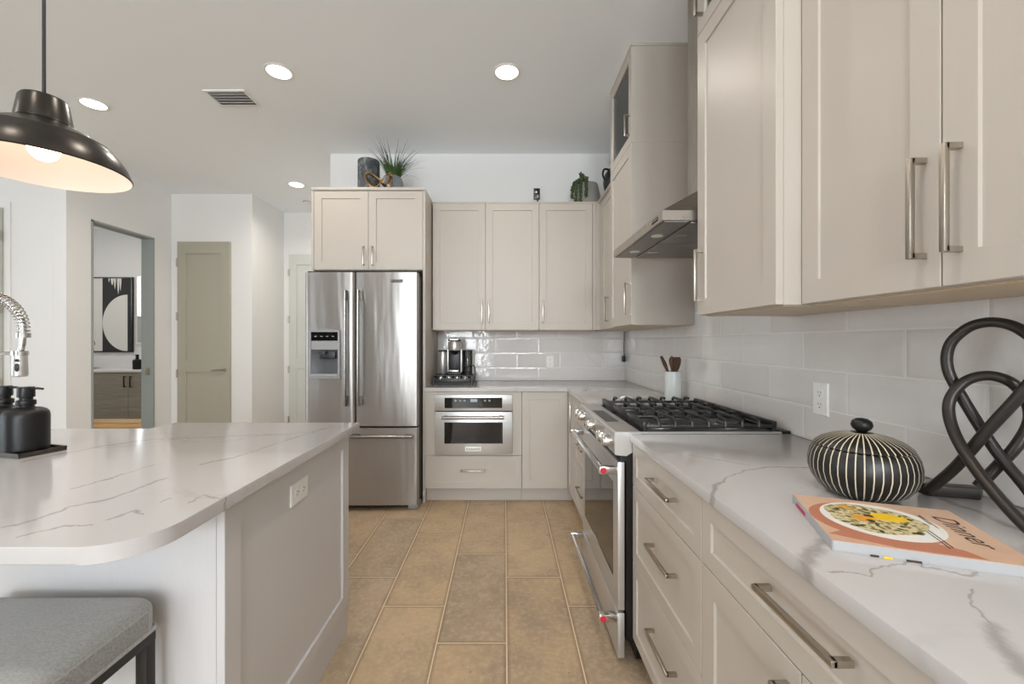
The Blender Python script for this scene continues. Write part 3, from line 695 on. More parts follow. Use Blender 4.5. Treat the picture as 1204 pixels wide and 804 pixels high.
dr = part('door', bowed(-1.126, -.660, .641, 1.801), M_fridge, c, ang=50)
dz = part('freezer_drawer', bowed(-1.512, -.660, .045, .627), M_fridge, c, ang=50)
def barhandle(u, v0, v1, n=.062, r=.0115):
    mb = MB().cyl(FF(u, v0, n), FF(u, v1, n), r, seg=18)
    for v in (v0+.035, v1-.035):
        mb.fbox(FF, u-.013, u+.013, v-.035, v+.035, .0, n-.002, .004)
    return mb
part('handle', barhandle(-1.185, .80, 1.66), M_bar, dl); part('handle', barhandle(-1.088, .80, 1.66), M_bar, dr)
hb = MB().cyl(FF(-1.14, .572, .062), FF(-.69, .572, .062), .0115, seg=18)
for u in (-1.115, -.715): hb.fbox(FF, u-.03, u+.03, .559, .585, .0, .06, .004)
part('handle', hb, M_bar, dz)
part('hinge_cover', MB().box((-.735, 3.20, 1.786), (-.668, 3.33, 1.815), .006), M_darkp, c); part('hinge_cover', MB().box((-1.50, 3.20, 1.786), (-1.43, 3.33, 1.815), .006), M_darkp, c)
b = part('badge', MB().fbox(FF, -.858, -.768, 1.722, 1.746, .006, .0125, .002), M_fridge_side, dr)
tb = text_mb('KitchenAid', FF, -.813, 1.734, .017, .0130); part('lettering', tb, M_chrome, dr)
# water and ice dispenser
FD = lambda u, v, n: FF(u, v, n+.0095)
du0, du1, dv0, dv1 = -1.468, -1.236, 1.000, 1.365
part('dispenser_frame', MB().frame(FD, du0, du1, dv0, dv1, -.004, .022, .015), M_greyp, dl, 'light grey dispenser surround')
part('dispenser_display', MB().fbox(FD, du0+.014, du1-.014, 1.285, 1.352, .004, .011), M_glassblk, dl, 'black glossy dispenser display')
ic = MB()
for i in range(4): ic.fbox(FD, du0+.040+i*.043, du0+.058+i*.043, 1.315, 1.320, .0112, .0116)
part('display_icons', ic, M_greyp, dl)
bp = MB().fbox(FD, du0+.014, du1-.014, 1.218, 1.283, .004, .012)
for i in range(5):
    for j in range(2): bp.fbox(FD, du0+.030+i*.037, du0+.044+i*.037, 1.236+j*.024, 1.243+j*.024, .012, .0128)
part('button_panel', bp, M_greyp, dl)
part('dispenser_recess', MB().rings([[FD(du0+.014, 1.016, .012), FD(du1-.014, 1.016, .012), FD(du1-.014, 1.218, .012), FD(du0+.014, 1.218, .012)],
     [FD(du0+.034, 1.046, .0045), FD(du1-.034, 1.046, .0045), FD(du1-.034, 1.200, .0045), FD(du0+.034, 1.200, .0045)]], False, True), M_recess, dl)
part('dispenser_spout', MB().fbox(FD, du0+.085, du1-.030, 1.150, 1.205, .008, .030, .004).cyl(FD(du0+.115, 1.205, .016), FD(du0+.115, 1.185, .016), .035, seg=20), M_darkp, dl)
part('drip_tray', MB().fbox(FD, du0+.015, du1-.015, 1.015, 1.036, .004, .026, .003), M_greyp, dl)

# ------------------------------------------------------------------ built-in microwave
FM = Fy(3.322)
c = thing('microwave_oven', 'built-in stainless microwave oven below the coffee machine counter', 'microwave', (-.245, 3.5, .392))
part('case', MB().box((-.545, 3.324, .396), (.056, 3.88, .860)), M_gasket, c)
u0, u1 = -.5485, .060
part('control_fascia', MB().fbox(FM, u0, u1, .735, .8615, .0, .02, .002), M_steel, c)
part('control_glass', MB().fbox(FM, -.472, -.020, .757, .838, .0195, .0215), M_glassblk, c, 'black glass control strip')
part('clock_display', MB().fbox(FM, -.27, -.215, .805, .828, .0216, .0219), M_disp, c, 'lit clock display')
kb = MB()
for u in (-.385, -.35, -.315): kb.fbox(FM, u-.008, u+.008, .808, .822, .0216, .0222)
for u in (-.155, -.12): kb.fbox(FM, u-.008, u+.008, .808, .822, .0216, .0222)
part('touch_keys', kb, M_greyp, c)
part('dial', MB().cyl(FM(-.187, .786, .0215), FM(-.187, .786, .045), .017, seg=24), M_darkp, c)
part('vent_slot', MB().fbox(FM, u0+.02, u1-.02, .727, .7345, .0, .012), M_gasket, c)
d = part('door', MB().frame(FM, u0, u1, .3935, .7265, .0, .02, .0).fbox(FM, u0, u1, .3935, .7265, .0, .02, .002), M_steel, c)
part('window', MB().fbox(FM, -.474, -.016, .478, .645, .0195, .0212), M_glassblk, d)
part('window_screen', MB().fbox(FM, -.437, -.035, .490, .640, .0211, .0215), M_oven, d)
part('handle', MB().cyl(FM(-.49, .688, .06), FM(-.005, .688, .06), .013, seg=18).fbox(FM, -.478, -.448, .676, .700, .02, .058, .003).fbox(FM, -.047, -.017, .676, .700, .02, .058, .003), M_bar, d)
bd = part('badge', MB().fbox(FM, -.312, -.186, .418, .454, .0195, .022, .001), M_plastic, d)
part('lettering', text_mb('KitchenAid', FM, -.249, .436, .024, .0223), M_ink, d)

# ------------------------------------------------------------------ range
c = thing('range', 'freestanding stainless gas range with red end badges on its handles', 'range', (.78, 2.034, 0))
YA, YB = 1.657, 2.413
part('body', MB().box((.478, YA, .10), (1.122, YB, .895)).box((.52, YA+.01, .02), (1.12, YB-.01, .10)), M_black, c)
for x in (.56, 1.07):
    for y in (YA+.05, YB-.05): part('foot', MB().cyl((x, y, 0), (x, y, .022), .018, seg=14), M_gasket, c)
pf = [(.432, .838), (.436, .830), (.478, .826), (.535, .86), (.535, .9215), (.438, .9215), (.432, .9155)]
part('control_panel', MB().rings([[(x, y, z) for x, z in pf] for y in (YA-.001, YB+.001)]), M_steel, c)
part('touch_display', MB().box((.450, 1.87, .9214), (.506, 2.17, .9226)), M_glassblk, c)
for y in (1.708, 1.80, 2.035, 2.27, 2.362):
    kn = MB().lathe([(0, -.002), (.027, -.002), (.029, .004), (.026, .007), (.0235, .010), (.022, .036), (.019, .040), (0, .0405)], (.432, y, .876), 28, (-1, 0, 0)).box((.3915, y-.003, .876), (.40, y+.003, .900))
    part('knob', kn, M_chrome, c)
part('panel_gap', MB().box((.455, YA+.003, .803), (.50, YB-.003, .829)), M_gasket, c)
FO = Fx(.473)
d = part('oven_door', MB().fbox(FO, YA+.003, YB-.003, .216, .801, .0, .027, .003), M_steel, c)
part('window', MB().fbox(FO, 1.735, 2.335, .315, .700, .0265, .0282), M_oven, d, 'dark reflective oven window')
def rhandle(z):
    mb = MB().cyl((.389, YA+.020, z), (.389, YB-.020, z), .0135, seg=20)
    for y in (YA+.008, YB-.036): mb.box((.374, y, z-.0155), (.448, y+.028, z+.0155), .004)
    return mb
hd = part('handle', rhandle(.766), M_chrome, d)
def medal(parent, z):
    part('badge', MB().cyl((.390, YA+.0082, z), (.390, YA+.0062, z), .0125, seg=28), M_red, parent, 'round red enamel badge')
medal(d, .766)
d2 = part('storage_drawer', MB().fbox(FO, YA+.003, YB-.003, .028, .205, .0, .027, .003), M_steel, c)
part('handle', rhandle(.180), M_chrome, d2); medal(d2, .180)
part('cooktop', MB().box((.5355, YA, .896), (1.125, YB, .914)).box((1.09, YA, .914), (1.125, YB, .924)), M_black, c)
part('cooktop_trim', MB().box((.5355, YA-.001, .9141), (1.09, YA+.012, .9205)).box((.5355, YB-.012, .9141), (1.09, YB+.001, .9205)), M_steel, c)
for x, y in ((.66, 1.80), (.95, 1.80), (.80, 2.035), (.66, 2.27), (.95, 2.27)):
    r = .052 if x == .80 else .042
    bu = part('burner', MB().lathe([(0, .9145), (r+.012, .9145), (r+.010, .920), (r-.004, .926), (0, .926)], (x, y, 0), 32), M_steel, c)
    part('burner_cap', MB().lathe([(r-.006, .9262), (r, .929), (r-.003, .9335), (0, .935)], (x, y, 0), 32), M_black, bu)
gy = [YA+.022, 1.912, 2.158, YB-.022]
GT = .958
for i in range(3):
    a, b = gy[i]+.002, gy[i+1]-.002; mb = MB(); s = .0065
    mb.box((.552, a, GT-.030), (.572, b, GT-.002), .004).box((1.070, a, GT-.024), (1.088, b, GT), .004)
    for y in (a, b-.012): mb.box((.56, y, GT-.028), (1.08, y+.012, GT-.014), .003)
    for j in range(7):
        x = .618+j*.0665; e0 = a-(.006 if i == 0 else 0); e1 = b+(.006 if i == 2 else 0)
        if j in (1, 3, 5) or i == 1 and j % 2:
            segs = [(a+.004, b-.004)]
        else:
            m = (b-a)*.30; segs = [(a+.004, a+m), (b-m, b-.004)]
        for p, q in segs:
            pts = []
            if abs(p-(a+.004)) < 1e-6: pts += [(x, p, GT-.022), (x, p+.002, GT-.004)]
            pts += [(x, p+.012, GT+.005), (x, q-.012, GT+.005)]
            if abs(q-(b-.004)) < 1e-6: pts += [(x, q-.002, GT-.004), (x, q, GT-.022)]
            mb.tube(pts, .0074, 8)
    for x in (.562, 1.078):
        for y in (a+.008, b-.008): mb.cyl((x, y, .9142), (x, y, GT-.02), .008, seg=10)
    part('grate', mb, M_iron, c)

# ------------------------------------------------------------------ range hood
c = thing('range_hood', 'stainless chimney range hood between the tall wall cabinets', 'range hood', (.9, 2.04, 1.758))
HA, HB, HX = 1.667, 2.413, .624
can = MB().faces([(HX, HA, 1.758), (1.127, HA, 1.758), (1.127, HB, 1.758), (HX, HB, 1.758), (HX, HA, 1.797), (1.127, HA, 1.797), (1.127, HB, 1.797), (HX, HB, 1.797), (.95, 1.885, 2.0), (1.127, 1.885, 2.0), (1.127, 2.19, 2.0), (.95, 2.19, 2.0)],
    [(0, 1, 5, 4), (1, 2, 6, 5), (2, 3, 7, 6), (3, 0, 4, 7), (4, 5, 9, 8), (5, 6, 10, 9), (6, 7, 11, 10), (7, 4, 8, 11), (8, 9, 10, 11), (0, 3, 2, 1)])
part('canopy', can, M_hood, c, ang=10)
part('chimney', MB().box((.951, 1.887, 1.98), (1.127, 2.188, 3.049)), M_hood, c)
part('front_light_panel', MB().box((HX+.012, HA+.012, 1.7535), (.735, HB-.012, 1.7578)), M_filter, c)
for y0, y1 in ((HA+.02, 2.036), (2.044, HB-.02)):
    f = part('grease_filter', MB().box((.745, y0, 1.751), (1.11, y1, 1.7575), .002), M_filter, c)
    ym = (y0+y1)/2
    part('filter_latch', MB().frame(lambda u, v, n: Vector((u, v, 1.7505-n)), .758, .812, ym-.022+.01, ym+.032, 0, .002, .018), M_chrome, f)
for y in (1.90, 2.23): part('lamp', MB().cyl((.688, y, 1.7536), (.688, y, 1.7515), .026, seg=24), M_plastic, c, 'small round hood lamp')
part('control_buttons', MB().box((HX-.0015, 1.715, 1.770), (HX+.002, 1.785, 1.786)), M_gasket, c)
bt = MB()
for i in range(5): bt.cyl((HX-.003, 1.722+i*.014, 1.778), (HX, 1.722+i*.014, 1.778), .004, seg=10)
part('button', bt, M_chrome, c)

# ------------------------------------------------------------------ outlets
def outlet(F, u, v, horiz, label, group=None):
    loc = F(u, v, 0); o = thing('wall_outlet', label, 'outlet', loc, group)
    a, b = (.058, .036) if horiz else (.036, .058)
    def R4(i, n): return [F(u-a+i, v-b+i, n), F(u+a-i, v-b+i, n), F(u+a-i, v+b-i, n), F(u-a+i, v+b-i, n)]
    part('plate', MB().rings([R4(0, .0004), R4(0, .003), R4(.003, .006)]), M_plastic, o)
    for s in (-1, 1):
        cu, cv = (u+s*.021, v) if horiz else (u, v+s*.021)
        r = part('receptacle', MB().fprism(F, [(cu+.0165*math.cos(R(t)), cv+.0165*math.sin(R(t))) for t in range(0, 360, 20)], .006, .0075), M_plastic, o)
        sl = MB()
        for q in (-.006, .006):
            if horiz: sl.fbox(F, cu-.004, cu+.004, cv+q-.001, cv+q+.001, .0074, .0077)
            else: sl.fbox(F, cu+q-.001, cu+q+.001, cv-.001, cv+.007, .0074, .0077)
        if horiz: sl.fbox(F, cu+.007, cu+.011, cv-.0025, cv+.0025, .0074, .0077)
        else: sl.fbox(F, cu-.0025, cu+.0025, cv-.011, cv-.007, .0074, .0077)
        part('slots', sl, M_slot, r)
    return o
outlet(Fx(1.1285), 1.50, 1.072, False, 'white vertical outlet on the right tile wall behind the carved pot')
outlet(Fy(3.959), .425, 1.088, False, 'small white outlet on the back tile wall right of the coffee machine')
outlet(Fpx(-.6985), 1.425, .772, True, 'white horizontal outlet on the end panel of the island')

# ------------------------------------------------------------------ ceiling fixtures
LBL = ['round recessed ceiling light nearest above the range aisle', 'round recessed ceiling light between the vent and the refrigerator', 'round recessed ceiling light beside the pendant lamp', 'farthest recessed ceiling light, above the hall left of the refrigerator']
for i, (x, y) in enumerate(LAMPS[:4]):
    t = thing('recessed_light', LBL[i], 'ceiling light', (x, y, CH), 'recessed ceiling lights')
    part('trim_ring', MB().lathe([(.073, CH-.001), (.090, CH-.0005), (.092, CH-.004), (.088, CH-.006), (.074, CH-.004), (.073, CH-.001)], (x, y, 0), 40), M_plastic, t)
    part('diffuser', MB().lathe([(0, CH-.003), (.0735, CH-.003), (.0735, CH-.001), (0, CH-.001)], (x, y, 0), 40), M_led, t)
t = thing('ceiling_vent', 'white louvred air vent in the ceiling', 'vent', (-1.98, 3.05, CH))
vx0, vx1, vy0, vy1 = -2.13, -1.83, 2.96, 3.17
part('frame', MB().frame(lambda u, v, n: Vector((u, v, CH-n)), vx0, vx1, vy0, vy1, .0005, .008, .018), M_plastic, t)
part('duct_opening', MB().box((vx0+.01, vy0+.01, CH-.0015), (vx1-.01, vy1-.01, CH-.0006)), M_greyp, t)
for i in range(5):
    y = vy0+.030+i*.034
    part('louvre', MB().faces([(vx0+.016, y, CH-.017), (vx1-.016, y, CH-.017), (vx1-.016, y+.026, CH-.003), (vx0+.016, y+.026, CH-.003), (vx0+.016, y-.001, CH-.0155), (vx1-.016, y-.001, CH-.0155), (vx1-.016, y+.025, CH-.0015), (vx0+.016, y+.025, CH-.0015)],
        [(0, 1, 2, 3), (4, 7, 6, 5), (0, 4, 5, 1), (1, 5, 6, 2), (2, 6, 7, 3), (3, 7, 4, 0)]), M_plastic, t)
t = thing('smoke_detector', 'small white smoke detector on the hall ceiling', 'smoke detector', (-2.48, 5.3, CH))
part('housing', MB().lathe([(0, CH-.032), (.035, CH-.032), (.050, CH-.024), (.055, CH-.001), (0, CH-.001)], (-2.48, 5.3, 0), 32), M_plastic, t)
part('vent_ring', MB().lathe([(.0535, CH-.022), (.056, CH-.020), (.057, CH-.012), (.0545, CH-.010)], (-2.48, 5.3, 0), 32), M_greyp, t)

# ------------------------------------------------------------------ pendant lamp
px, py, pz = -1.39, 1.27, 1.795
t = thing('pendant_lamp', 'dark bronze dome pendant lamp hanging over the island', 'pendant lamp', (px, py, pz))
outp = [(.200, 0), (.203, .003), (.1985, .016), (.188, .040), (.172, .064), (.160, .078), (.156, .086), (.148, .090), (.120, .108), (.090, .124), (.070, .134), (.060, .140)]
inp = [(.058, .137), (.088, .121), (.118, .105), (.146, .087), (.158, .075), (.170, .061), (.186, .037), (.1965, .014), (.200, 0)]
part('shade', MB().lathe(outp, (px, py, pz), 72), M_bronze, t, ang=40)
part('shade_lining', MB().lathe(inp, (px, py, pz), 72), M_lampin, t, 'pale enamel lining', ang=40)
part('socket_cap', MB().lathe([(.066, .138), (.064, .144), (.055, .205), (.050, .213), (.016, .218), (.016, .226), (0, .228)], (px, py, pz), 40), M_bronze, t)
part('socket', MB().lathe([(0, .136), (.021, .136), (.021, .088), (.014, .086), (0, .086)], (px, py, pz), 24), M_plastic, t)
part('bulb', MB().sphere((px, py, pz+.062), .036), M_bulb, t, 'glowing round bulb')
part('cord', MB().cyl((px, py, pz+.222), (px, py, CH-.02), .0045, seg=12), M_darkp, t)
part('ceiling_canopy', MB().lathe([(0, CH-.026), (.055, CH-.024), (.060, CH-.001), (0, CH-.001)], (px, py, 0), 32), M_bronze, t)
l = bpy.data.lights.new('pendant_bulb_light', 'POINT'); l.energy = .45; l.color = (1, .90, .82); l.shadow_soft_size = .036
o = bpy.data.objects.new('pendant_bulb_light', l); o.location = (px, py, pz+.02); C.objects.link(o)

# ------------------------------------------------------------------ bar stool
sx0, sx1, sy0, sy1 = -1.225, -.818, .60, 1.0
t = thing('bar_stool', 'counter stool with a grey linen seat and black metal frame in front of the island', 'bar stool', ((sx0+sx1)/2, (sy0+sy1)/2, 0))
def cushion(x0, x1, y0, y1, z0, z1, crown, n=20):
    mb = MB(); rings = []
    def rr(i, z):
        r = .035; P = []
        X0, X1, Y0, Y1 = x0+i, x1-i, y0+i, y1-i; r = max(.004, r-i*.2)
        for cx, cy, a in ((X1-r, Y0+r, -90), (X1-r, Y1-r, 0), (X0+r, Y1-r, 90), (X0+r, Y0+r, 180)):
            for k in range(7): P.append((cx+r*math.cos(R(a+15*k)), cy+r*math.sin(R(a+15*k)), z))
        return P
    rings.append(rr(.004, z0)); rings.append(rr(0, z0+.006)); rings.append(rr(0, z1-.028))
    for k in range(1, 6):
        a = R(90*k/5); rings.append(rr(.026*(1-math.cos(a)), z1-.028+.028*math.sin(a)))
    for k in range(1, 8):
        i = .026+k*.022; rings.append(rr(i, z1+crown*(1-(1-k/8)**2)))
    return mb.rings(rings)
part('seat_cushion', cushion(sx0, sx1, sy0, sy1, .600, .680, .014), M_fab, t, ang=60)
part('seat_piping', MB().tube([(sx0+.012, sy0+.003, .606), (sx1-.012, sy0+.003, .606), (sx1-.003, sy0+.012, .606), (sx1-.003, sy1-.012, .606), (sx1-.012, sy1-.003, .606), (sx0+.012, sy1-.003, .606), (sx0+.003, sy1-.012, .606), (sx0+.003, sy0+.012, .606)], .006, 8, True), M_fab, t)
fr = MB().frame(Fz(.575), sx0+.006, sx1-.006, sy0+.006, sy1-.006, 0, .024, .026); part('seat_frame', fr, M_stoolm, t)
for x in (sx0+.006, sx1-.032):
    for y in (sy0+.006, sy1-.032): part('leg', MB().box((x, y, 0), (x+.026, y+.026, .575), .002), M_stoolm, t)
part('footrest', MB().frame(Fz(.18), sx0+.008, sx1-.008, sy0+.008, sy1-.008, 0, .02, .02), M_stoolm, t)

# ------------------------------------------------------------------ island accessories
TZ = .9142
ra = R(-16)
def rot(p, c0, a): x, y = p[0]-c0[0], p[1]-c0[1]; return (c0[0]+x*math.cos(a)-y*math.sin(a), c0[1]+x*math.sin(a)+y*math.cos(a))
C0 = (-1.500, 1.298)
tr = thing('soap_tray', 'dark rectangular tray under the black soap bottles', 'tray', (-1.61, 1.37, TZ))
poly = [rot(p, C0, ra) for p in ((C0[0], C0[1]), (C0[0], C0[1]+.118), (C0[0]-.25, C0[1]+.118), (C0[0]-.25, C0[1]))]
part('base', MB().prism(poly, TZ, TZ+.006, .001), M_tray, tr)
rim = MB()
for i in range(4):
    p, q = Vector(poly[i]+(0,)), Vector(poly[(i+1) % 4]+(0,)); d = (q-p).normalized(); nn = Vector((d.y, -d.x, 0))
    cen = Vector((sum(a[0] for a in poly)/4, sum(a[1] for a in poly)/4, 0))
    if nn.dot(cen-p) < 0: nn = -nn
    a, b, e, f = p, q, q+nn*.005, p+nn*.005
    rim.prism([(v.x, v.y) for v in (a, b, e, f)], TZ+.006, TZ+.014)
part('rim', rim, M_tray, tr)
def bottle(x, y, z, ang, label, s=1.0, group='black soap bottles on the island tray'):
    t = thing('soap_dispenser', label, 'soap dispenser', (x, y, z), group)
    part('bottle', MB().lathe([(0, .0005), (.050, .0005), (.0545, .005), (.0550, .012), (.0550, .112), (.0535, .124), (.048, .133), (.036, .1395), (.022, .142), (.019, .146), (.019, .152), (0, .152)], (x, y, z), 48), M_blackm, t, ang=50)
    part('collar', MB().lathe([(0, .150), (.0225, .150), (.0235, .153), (.0235, .163), (.0215, .166), (.016, .167), (.016, .174), (.0205, .176), (.021, .180), (.0205, .205), (.019, .2085), (0, .2085)], (x, y, z), 36), M_blackm, t)
    d = Vector((math.cos(ang), math.sin(ang), 0)); b0 = Vector((x, y, z+.203))
    part('spout', MB().tube([b0+d*.012, b0+d*.045+Vector((0, 0, .0015)), b0+d*.066], [.0042, .0038, .0032], 10), M_blackm, t)
    return t
b1 = bottle(-1.560, 1.372, TZ+.0062, R(-8), 'right one of the two black pump soap bottles on the tray')
dup(b1, (-1.668, 1.402, TZ+.0062), label='left one of the two black pump soap bottles, cut by the picture edge')
# spring faucet
fx, fy = -1.93, 1.455
t = thing('kitchen_faucet', 'stainless spring-neck kitchen faucet standing on the island', 'faucet', (fx, fy, TZ))
part('base', MB().lathe([(0, 0), (.032, 0), (.032, .006), (.026, .012), (.022, .05), (.020, .06), (0, .06)], (fx, fy, TZ), 32), M_chrome, t)
part('riser', MB().cyl((fx, fy, TZ+.05), (fx, fy, 1.30), .014, seg=20), M_chrome, t)
part('lever', MB().tube([(fx, fy-.02, TZ+.09), (fx, fy-.05, TZ+.10), (fx, fy-.12, TZ+.125)], [.010, .008, .006], 12), M_chrome, t)
hx = -1.676
arcp = [(fx, fy, 1.29)]+[(fx+(hx+.012-fx)/2*(1-math.cos(R(a))), fy, 1.318+.118*math.sin(R(a))) for a in range(0, 181, 6)]
arcp = arcp+[(hx+.012, fy, 1.30)]
part('hose', MB().tube(arcp+[(hx+.010, fy, 1.27), (hx+.002, fy, 1.236)], .0085, 12), M_chrome, t)
ap = catmull(arcp, 12); Ls = [0]
for a, b in zip(ap, ap[1:]): Ls.append(Ls[-1]+(b-a).length)
turns = Ls[-1]/.0125; cp = []; n = int(turns*14); j = 0
for i in range(n+1):
    s_ = Ls[-1]*i/n
    while j < len(Ls)-2 and Ls[j+1] < s_: j += 1
    f_ = (s_-Ls[j])/max(1e-9, Ls[j+1]-Ls[j]); p = ap[j].lerp(ap[j+1], f_); tn = (ap[j+1]-ap[j]).normalized()
    bn = Vector((0, 1, 0)); nn = tn.cross(bn).normalized(); a = 2*math.pi*turns*i/n
    cp.append(p+(nn*math.cos(a)+bn*math.sin(a))*.0158)
part('spring', MB().tube(cp, .0024, 6), M_chrome, t, ang=80)
part('spring_collar', MB().lathe([(0, 0), (.019, 0), (.019, .016), (0, .016)], (hx+.012, fy, 1.290), 24), M_chrome, t)
part('docking_arm', MB().cyl((fx, fy, 1.236), (hx, fy, 1.236), .0065, seg=14).lathe([(.018, -.007), (.0215, -.007), (.0215, .008), (.018, .008), (.018, -.007)], (hx, fy, 1.236), 24), M_chrome, t)
sh = part('spray_head', MB().lathe([(0, 1.232), (.0175, 1.232), (.019, 1.222), (.0205, 1.165), (.0195, 1.158), (.016, 1.155), (0, 1.155)], (hx, fy, 0), 28), M_steel, t)
part('spray_button', MB().sphere((hx+.010, fy-.0185, 1.188), .010, (.8, .35, 1.45)).sphere((hx+.010, fy-.018, 1.212), .008, (1, .35, .7)), M_darkp, sh)

# ------------------------------------------------------------------ near counter: carved pot, cookbook, knot sculpture
qx, qy = .848, 1.000; S = 1.0
t = thing('lidded_pot', 'round black lidded pot carved with white lines on the right counter', 'pot', (qx, qy, TZ))
part('pot_body', MB().lathe([(a*.947, b*1.075) for a, b in [(0, .0005), (.060, .0005), (.068, .002), (.088, .014), (.104, .034), (.1115, .055), (.112, .072), (.108, .090), (.1015, .102), (.0985, .1045), (.0, .1045)]], (qx, qy, TZ), 72), M_pot, t, ang=60)
ld = part('lid', MB().lathe([(a*.947, b*1.075+.0004) for a, b in [(0, .1048), (.096, .1048), (.099, .1065), (.097, .1095), (.084, .119), (.062, .128), (.036, .134), (.018, .1365), (0, .1365)]], (qx, qy, TZ), 72), M_pot, t, ang=60)
part('knob', MB().lathe([(0, .146), (.009, .147), (.011, .150), (.0185, .156), (.0215, .164), (.019, .173), (.011, .179), (0, .181)], (qx, qy, TZ), 36), M_blackm, ld, ang=60)

# cookbook: local frame, +u from the left cover edge to the right, +v away from the reader
BA = math.atan2(-.094, .251); BO = Vector((.567, .728, 0))   # near-left corner
eu = Vector((math.cos(BA), math.sin(BA), 0)); ev = Vector((-math.sin(BA), math.cos(BA), 0)); BW, BH, BT = .268, .236, .0185
def FBk(u, v, n): return BO+eu*u+ev*v+Vector((0, 0, TZ+n))
t = thing('cookbook', 'paperback cookbook with a plate of eggs on its peach cover, on the right counter', 'book', BO+eu*BW/2+ev*BH/2+Vector((0, 0, TZ)))
part('page_block', MB().fprism(FBk, [(.001, .001), (BW-.001, .001), (BW-.001, BH-.001), (.001, BH-.001)], .0012, BT-.0008), M_page, t)
part('back_cover', MB().fprism(FBk, [(0, -.001), (BW, -.001), (BW, BH), (0, BH)], 0, .0012), M_page, t)
cv = part('front_cover', MB().fprism(FBk, [(0, 0), (BW, 0), (BW, BH), (0, BH)], BT-.0008, BT), M_cov, t)
part('spine', MB().fprism(FBk, [(-.001, 0), (.0, 0), (.0, BH), (-.001, BH)], 0, BT), M_page, t)
sp = MB().fprism(FBk, [(-.0013, BH*.62), (-.001, BH*.62), (-.001, BH*.88), (-.0013, BH*.88)], .002, .010); part('spine_stripe', sp, M_spinepink, t, 'magenta stripe on the spine')
for u, wd in ((.052, .012), (.10, .02)):
    tk = MB().fprism(FBk, [(u, -.0013), (u+wd, -.0013), (u+wd, -.001), (u, -.001)], .0, .0035)
    part('edge_print', tk, M_ink, t)
part('edge_print', MB().fprism(FBk, [(.070, -.0013), (.082, -.0013), (.082, -.001), (.070, -.001)], .0, .0035), M_yolk, t)
def ell(cx, cy, a, b, n=40, wob=0, ph=0, rotn=0):
    P = []
    for k in range(n):
        th = 2*math.pi*k/n; r = 1+wob*math.sin(3*th+ph)+wob*.6*math.sin(7*th+2*ph)
        x, y = a*r*math.cos(th), b*r*math.sin(th); P.append((cx+x*math.cos(rotn)-y*math.sin(rotn), cy+x*math.sin(rotn)+y*math.cos(rotn)))
    return P
def decal(name, poly, h, mat): return part(name, MB().fprism(FBk, poly, BT, BT+h), mat, cv)
PC = (.112, .128)
decal('printed_napkin', [(.004, .030), (.09, .004), (.205, .004), (.19, .030), (.15, .05), (.05, .07)], .00012, M_napkin)
decal('printed_napkin', ell(PC[0]-.014, PC[1]-.012, .098, .094), .0002, M_napkin)
decal('printed_plate', ell(PC[0]+.002, PC[1], .092, .090), .0003, M_dish)
decal('printed_food', ell(PC[0]-.004, PC[1]+.006, .076, .072, 60, .05, 1), .0004, M_food)
decal('printed_yolk', ell(PC[0]+.024, PC[1]+.020, .030, .020, 30, .06, 2), .0006, M_yolk)
decal('printed_yolk', ell(PC[0]-.022, PC[1]+.002, .020, .014, 30, .08, .5), .0006, M_orange)
decal('printed_yolk', ell(PC[0]-.030, PC[1]+.058, .016, .008, 30, .08, .5), .0006, M_orange)
random.seed(3)
hb = MB()
for k in range(26):
    a = random.uniform(0, 6.28); r = .068*math.sqrt(random.random()); hb.fprism(FBk, ell(PC[0]-.004+r*math.cos(a), PC[1]+.004+r*math.sin(a), random.uniform(.003, .009), random.uniform(.002, .004), 10, .1, a, a*1.7), BT+.0003, BT+.0007)
part('printed_herbs', hb, M_herb, cv)
FT = lambda u, v, n: FBk(v, BH-u, BT+n)
part('title_lettering', text_mb('Dinner', FT, .112, .232, .047, .0004, shear=.25), M_ink, cv)
st = MB()
for k, (v, a, b) in enumerate(((.198, .05, .115), (.194, .055, .10), (.176, .115, .20), (.170, .115, .205))):
    st.fprism(FBk, [(v, BH-a), (v+.0022, BH-a), (v+.0022, BH-b), (v, BH-b)], BT, BT+.0003)
part('subtitle_lines', st, M_ink, cv)

# knot sculpture: strand depths fall from the tile wall towards the reader
def K(px_, py_, dy=0.0):
    r = (px_-593.5)/495; Y = 1.433/(r+.444)+dy; return (r*Y, Y, max(TZ+.0140, 1.275-(py_-402)/495*Y))
t = thing('knot_sculpture', 'dark bronze looped knot sculpture at the right edge of the counter', 'sculpture', (1.02, .90, TZ))
p0 = Vector((1.005, .992, TZ+.010))
loopA = [(1.060, .860, 0), ]
front = [K(1096, 577, 0), K(1124, 547, -.004), K(1160, 506, -.010), K(1204, 459, -.014), K(1236, 415, -.010), K(1248, 360, 0), K(1228, 396, .03)]
strandB = [K(1260, 690, -.10), K(1232, 655, -.085), K(1204, 617, -.074), K(1153, 559, -.045), K(1123, 511, -.022), K(1115.6, 475, -.008), K(1133, 449.6, .004), K(1161, 441.6, .012), K(1189, 449.6, .020), K(1207, 470, .030), K(1211, 495, .030), K(1196, 523, .024), K(1172, 549, .020), K(1150, 572, .012)]
strandC = [K(1092, 579, 0), K(1124, 548.5, -.004), K(1160, 507, -.008), K(1204, 459, -.010), K(1226, 428, -.006), K(1222, 406, .002), K(1204, 390, .008), K(1184, 381, .012), K(1160, 379, .014), K(1137, 386, .014), K(1117, 405, .012), K(1114, 431.6, .010), K(1129, 463.5, .012), K(1169, 527, .012), K(1204, 570, .004), K(1226, 598, -.004), K(1252, 640, -.02), K(1278, 678, -.035)]
rad = .0108
part('front_loop', MB().tube(catmull(strandB, 9), rad, 16), M_knot, t, ang=80)
part('tall_loop', MB().tube(catmull(strandC, 9), rad, 16), M_knot, t, ang=80)
b0 = Vector(K(1087, 581)); b1_ = Vector(K(1147, 579))
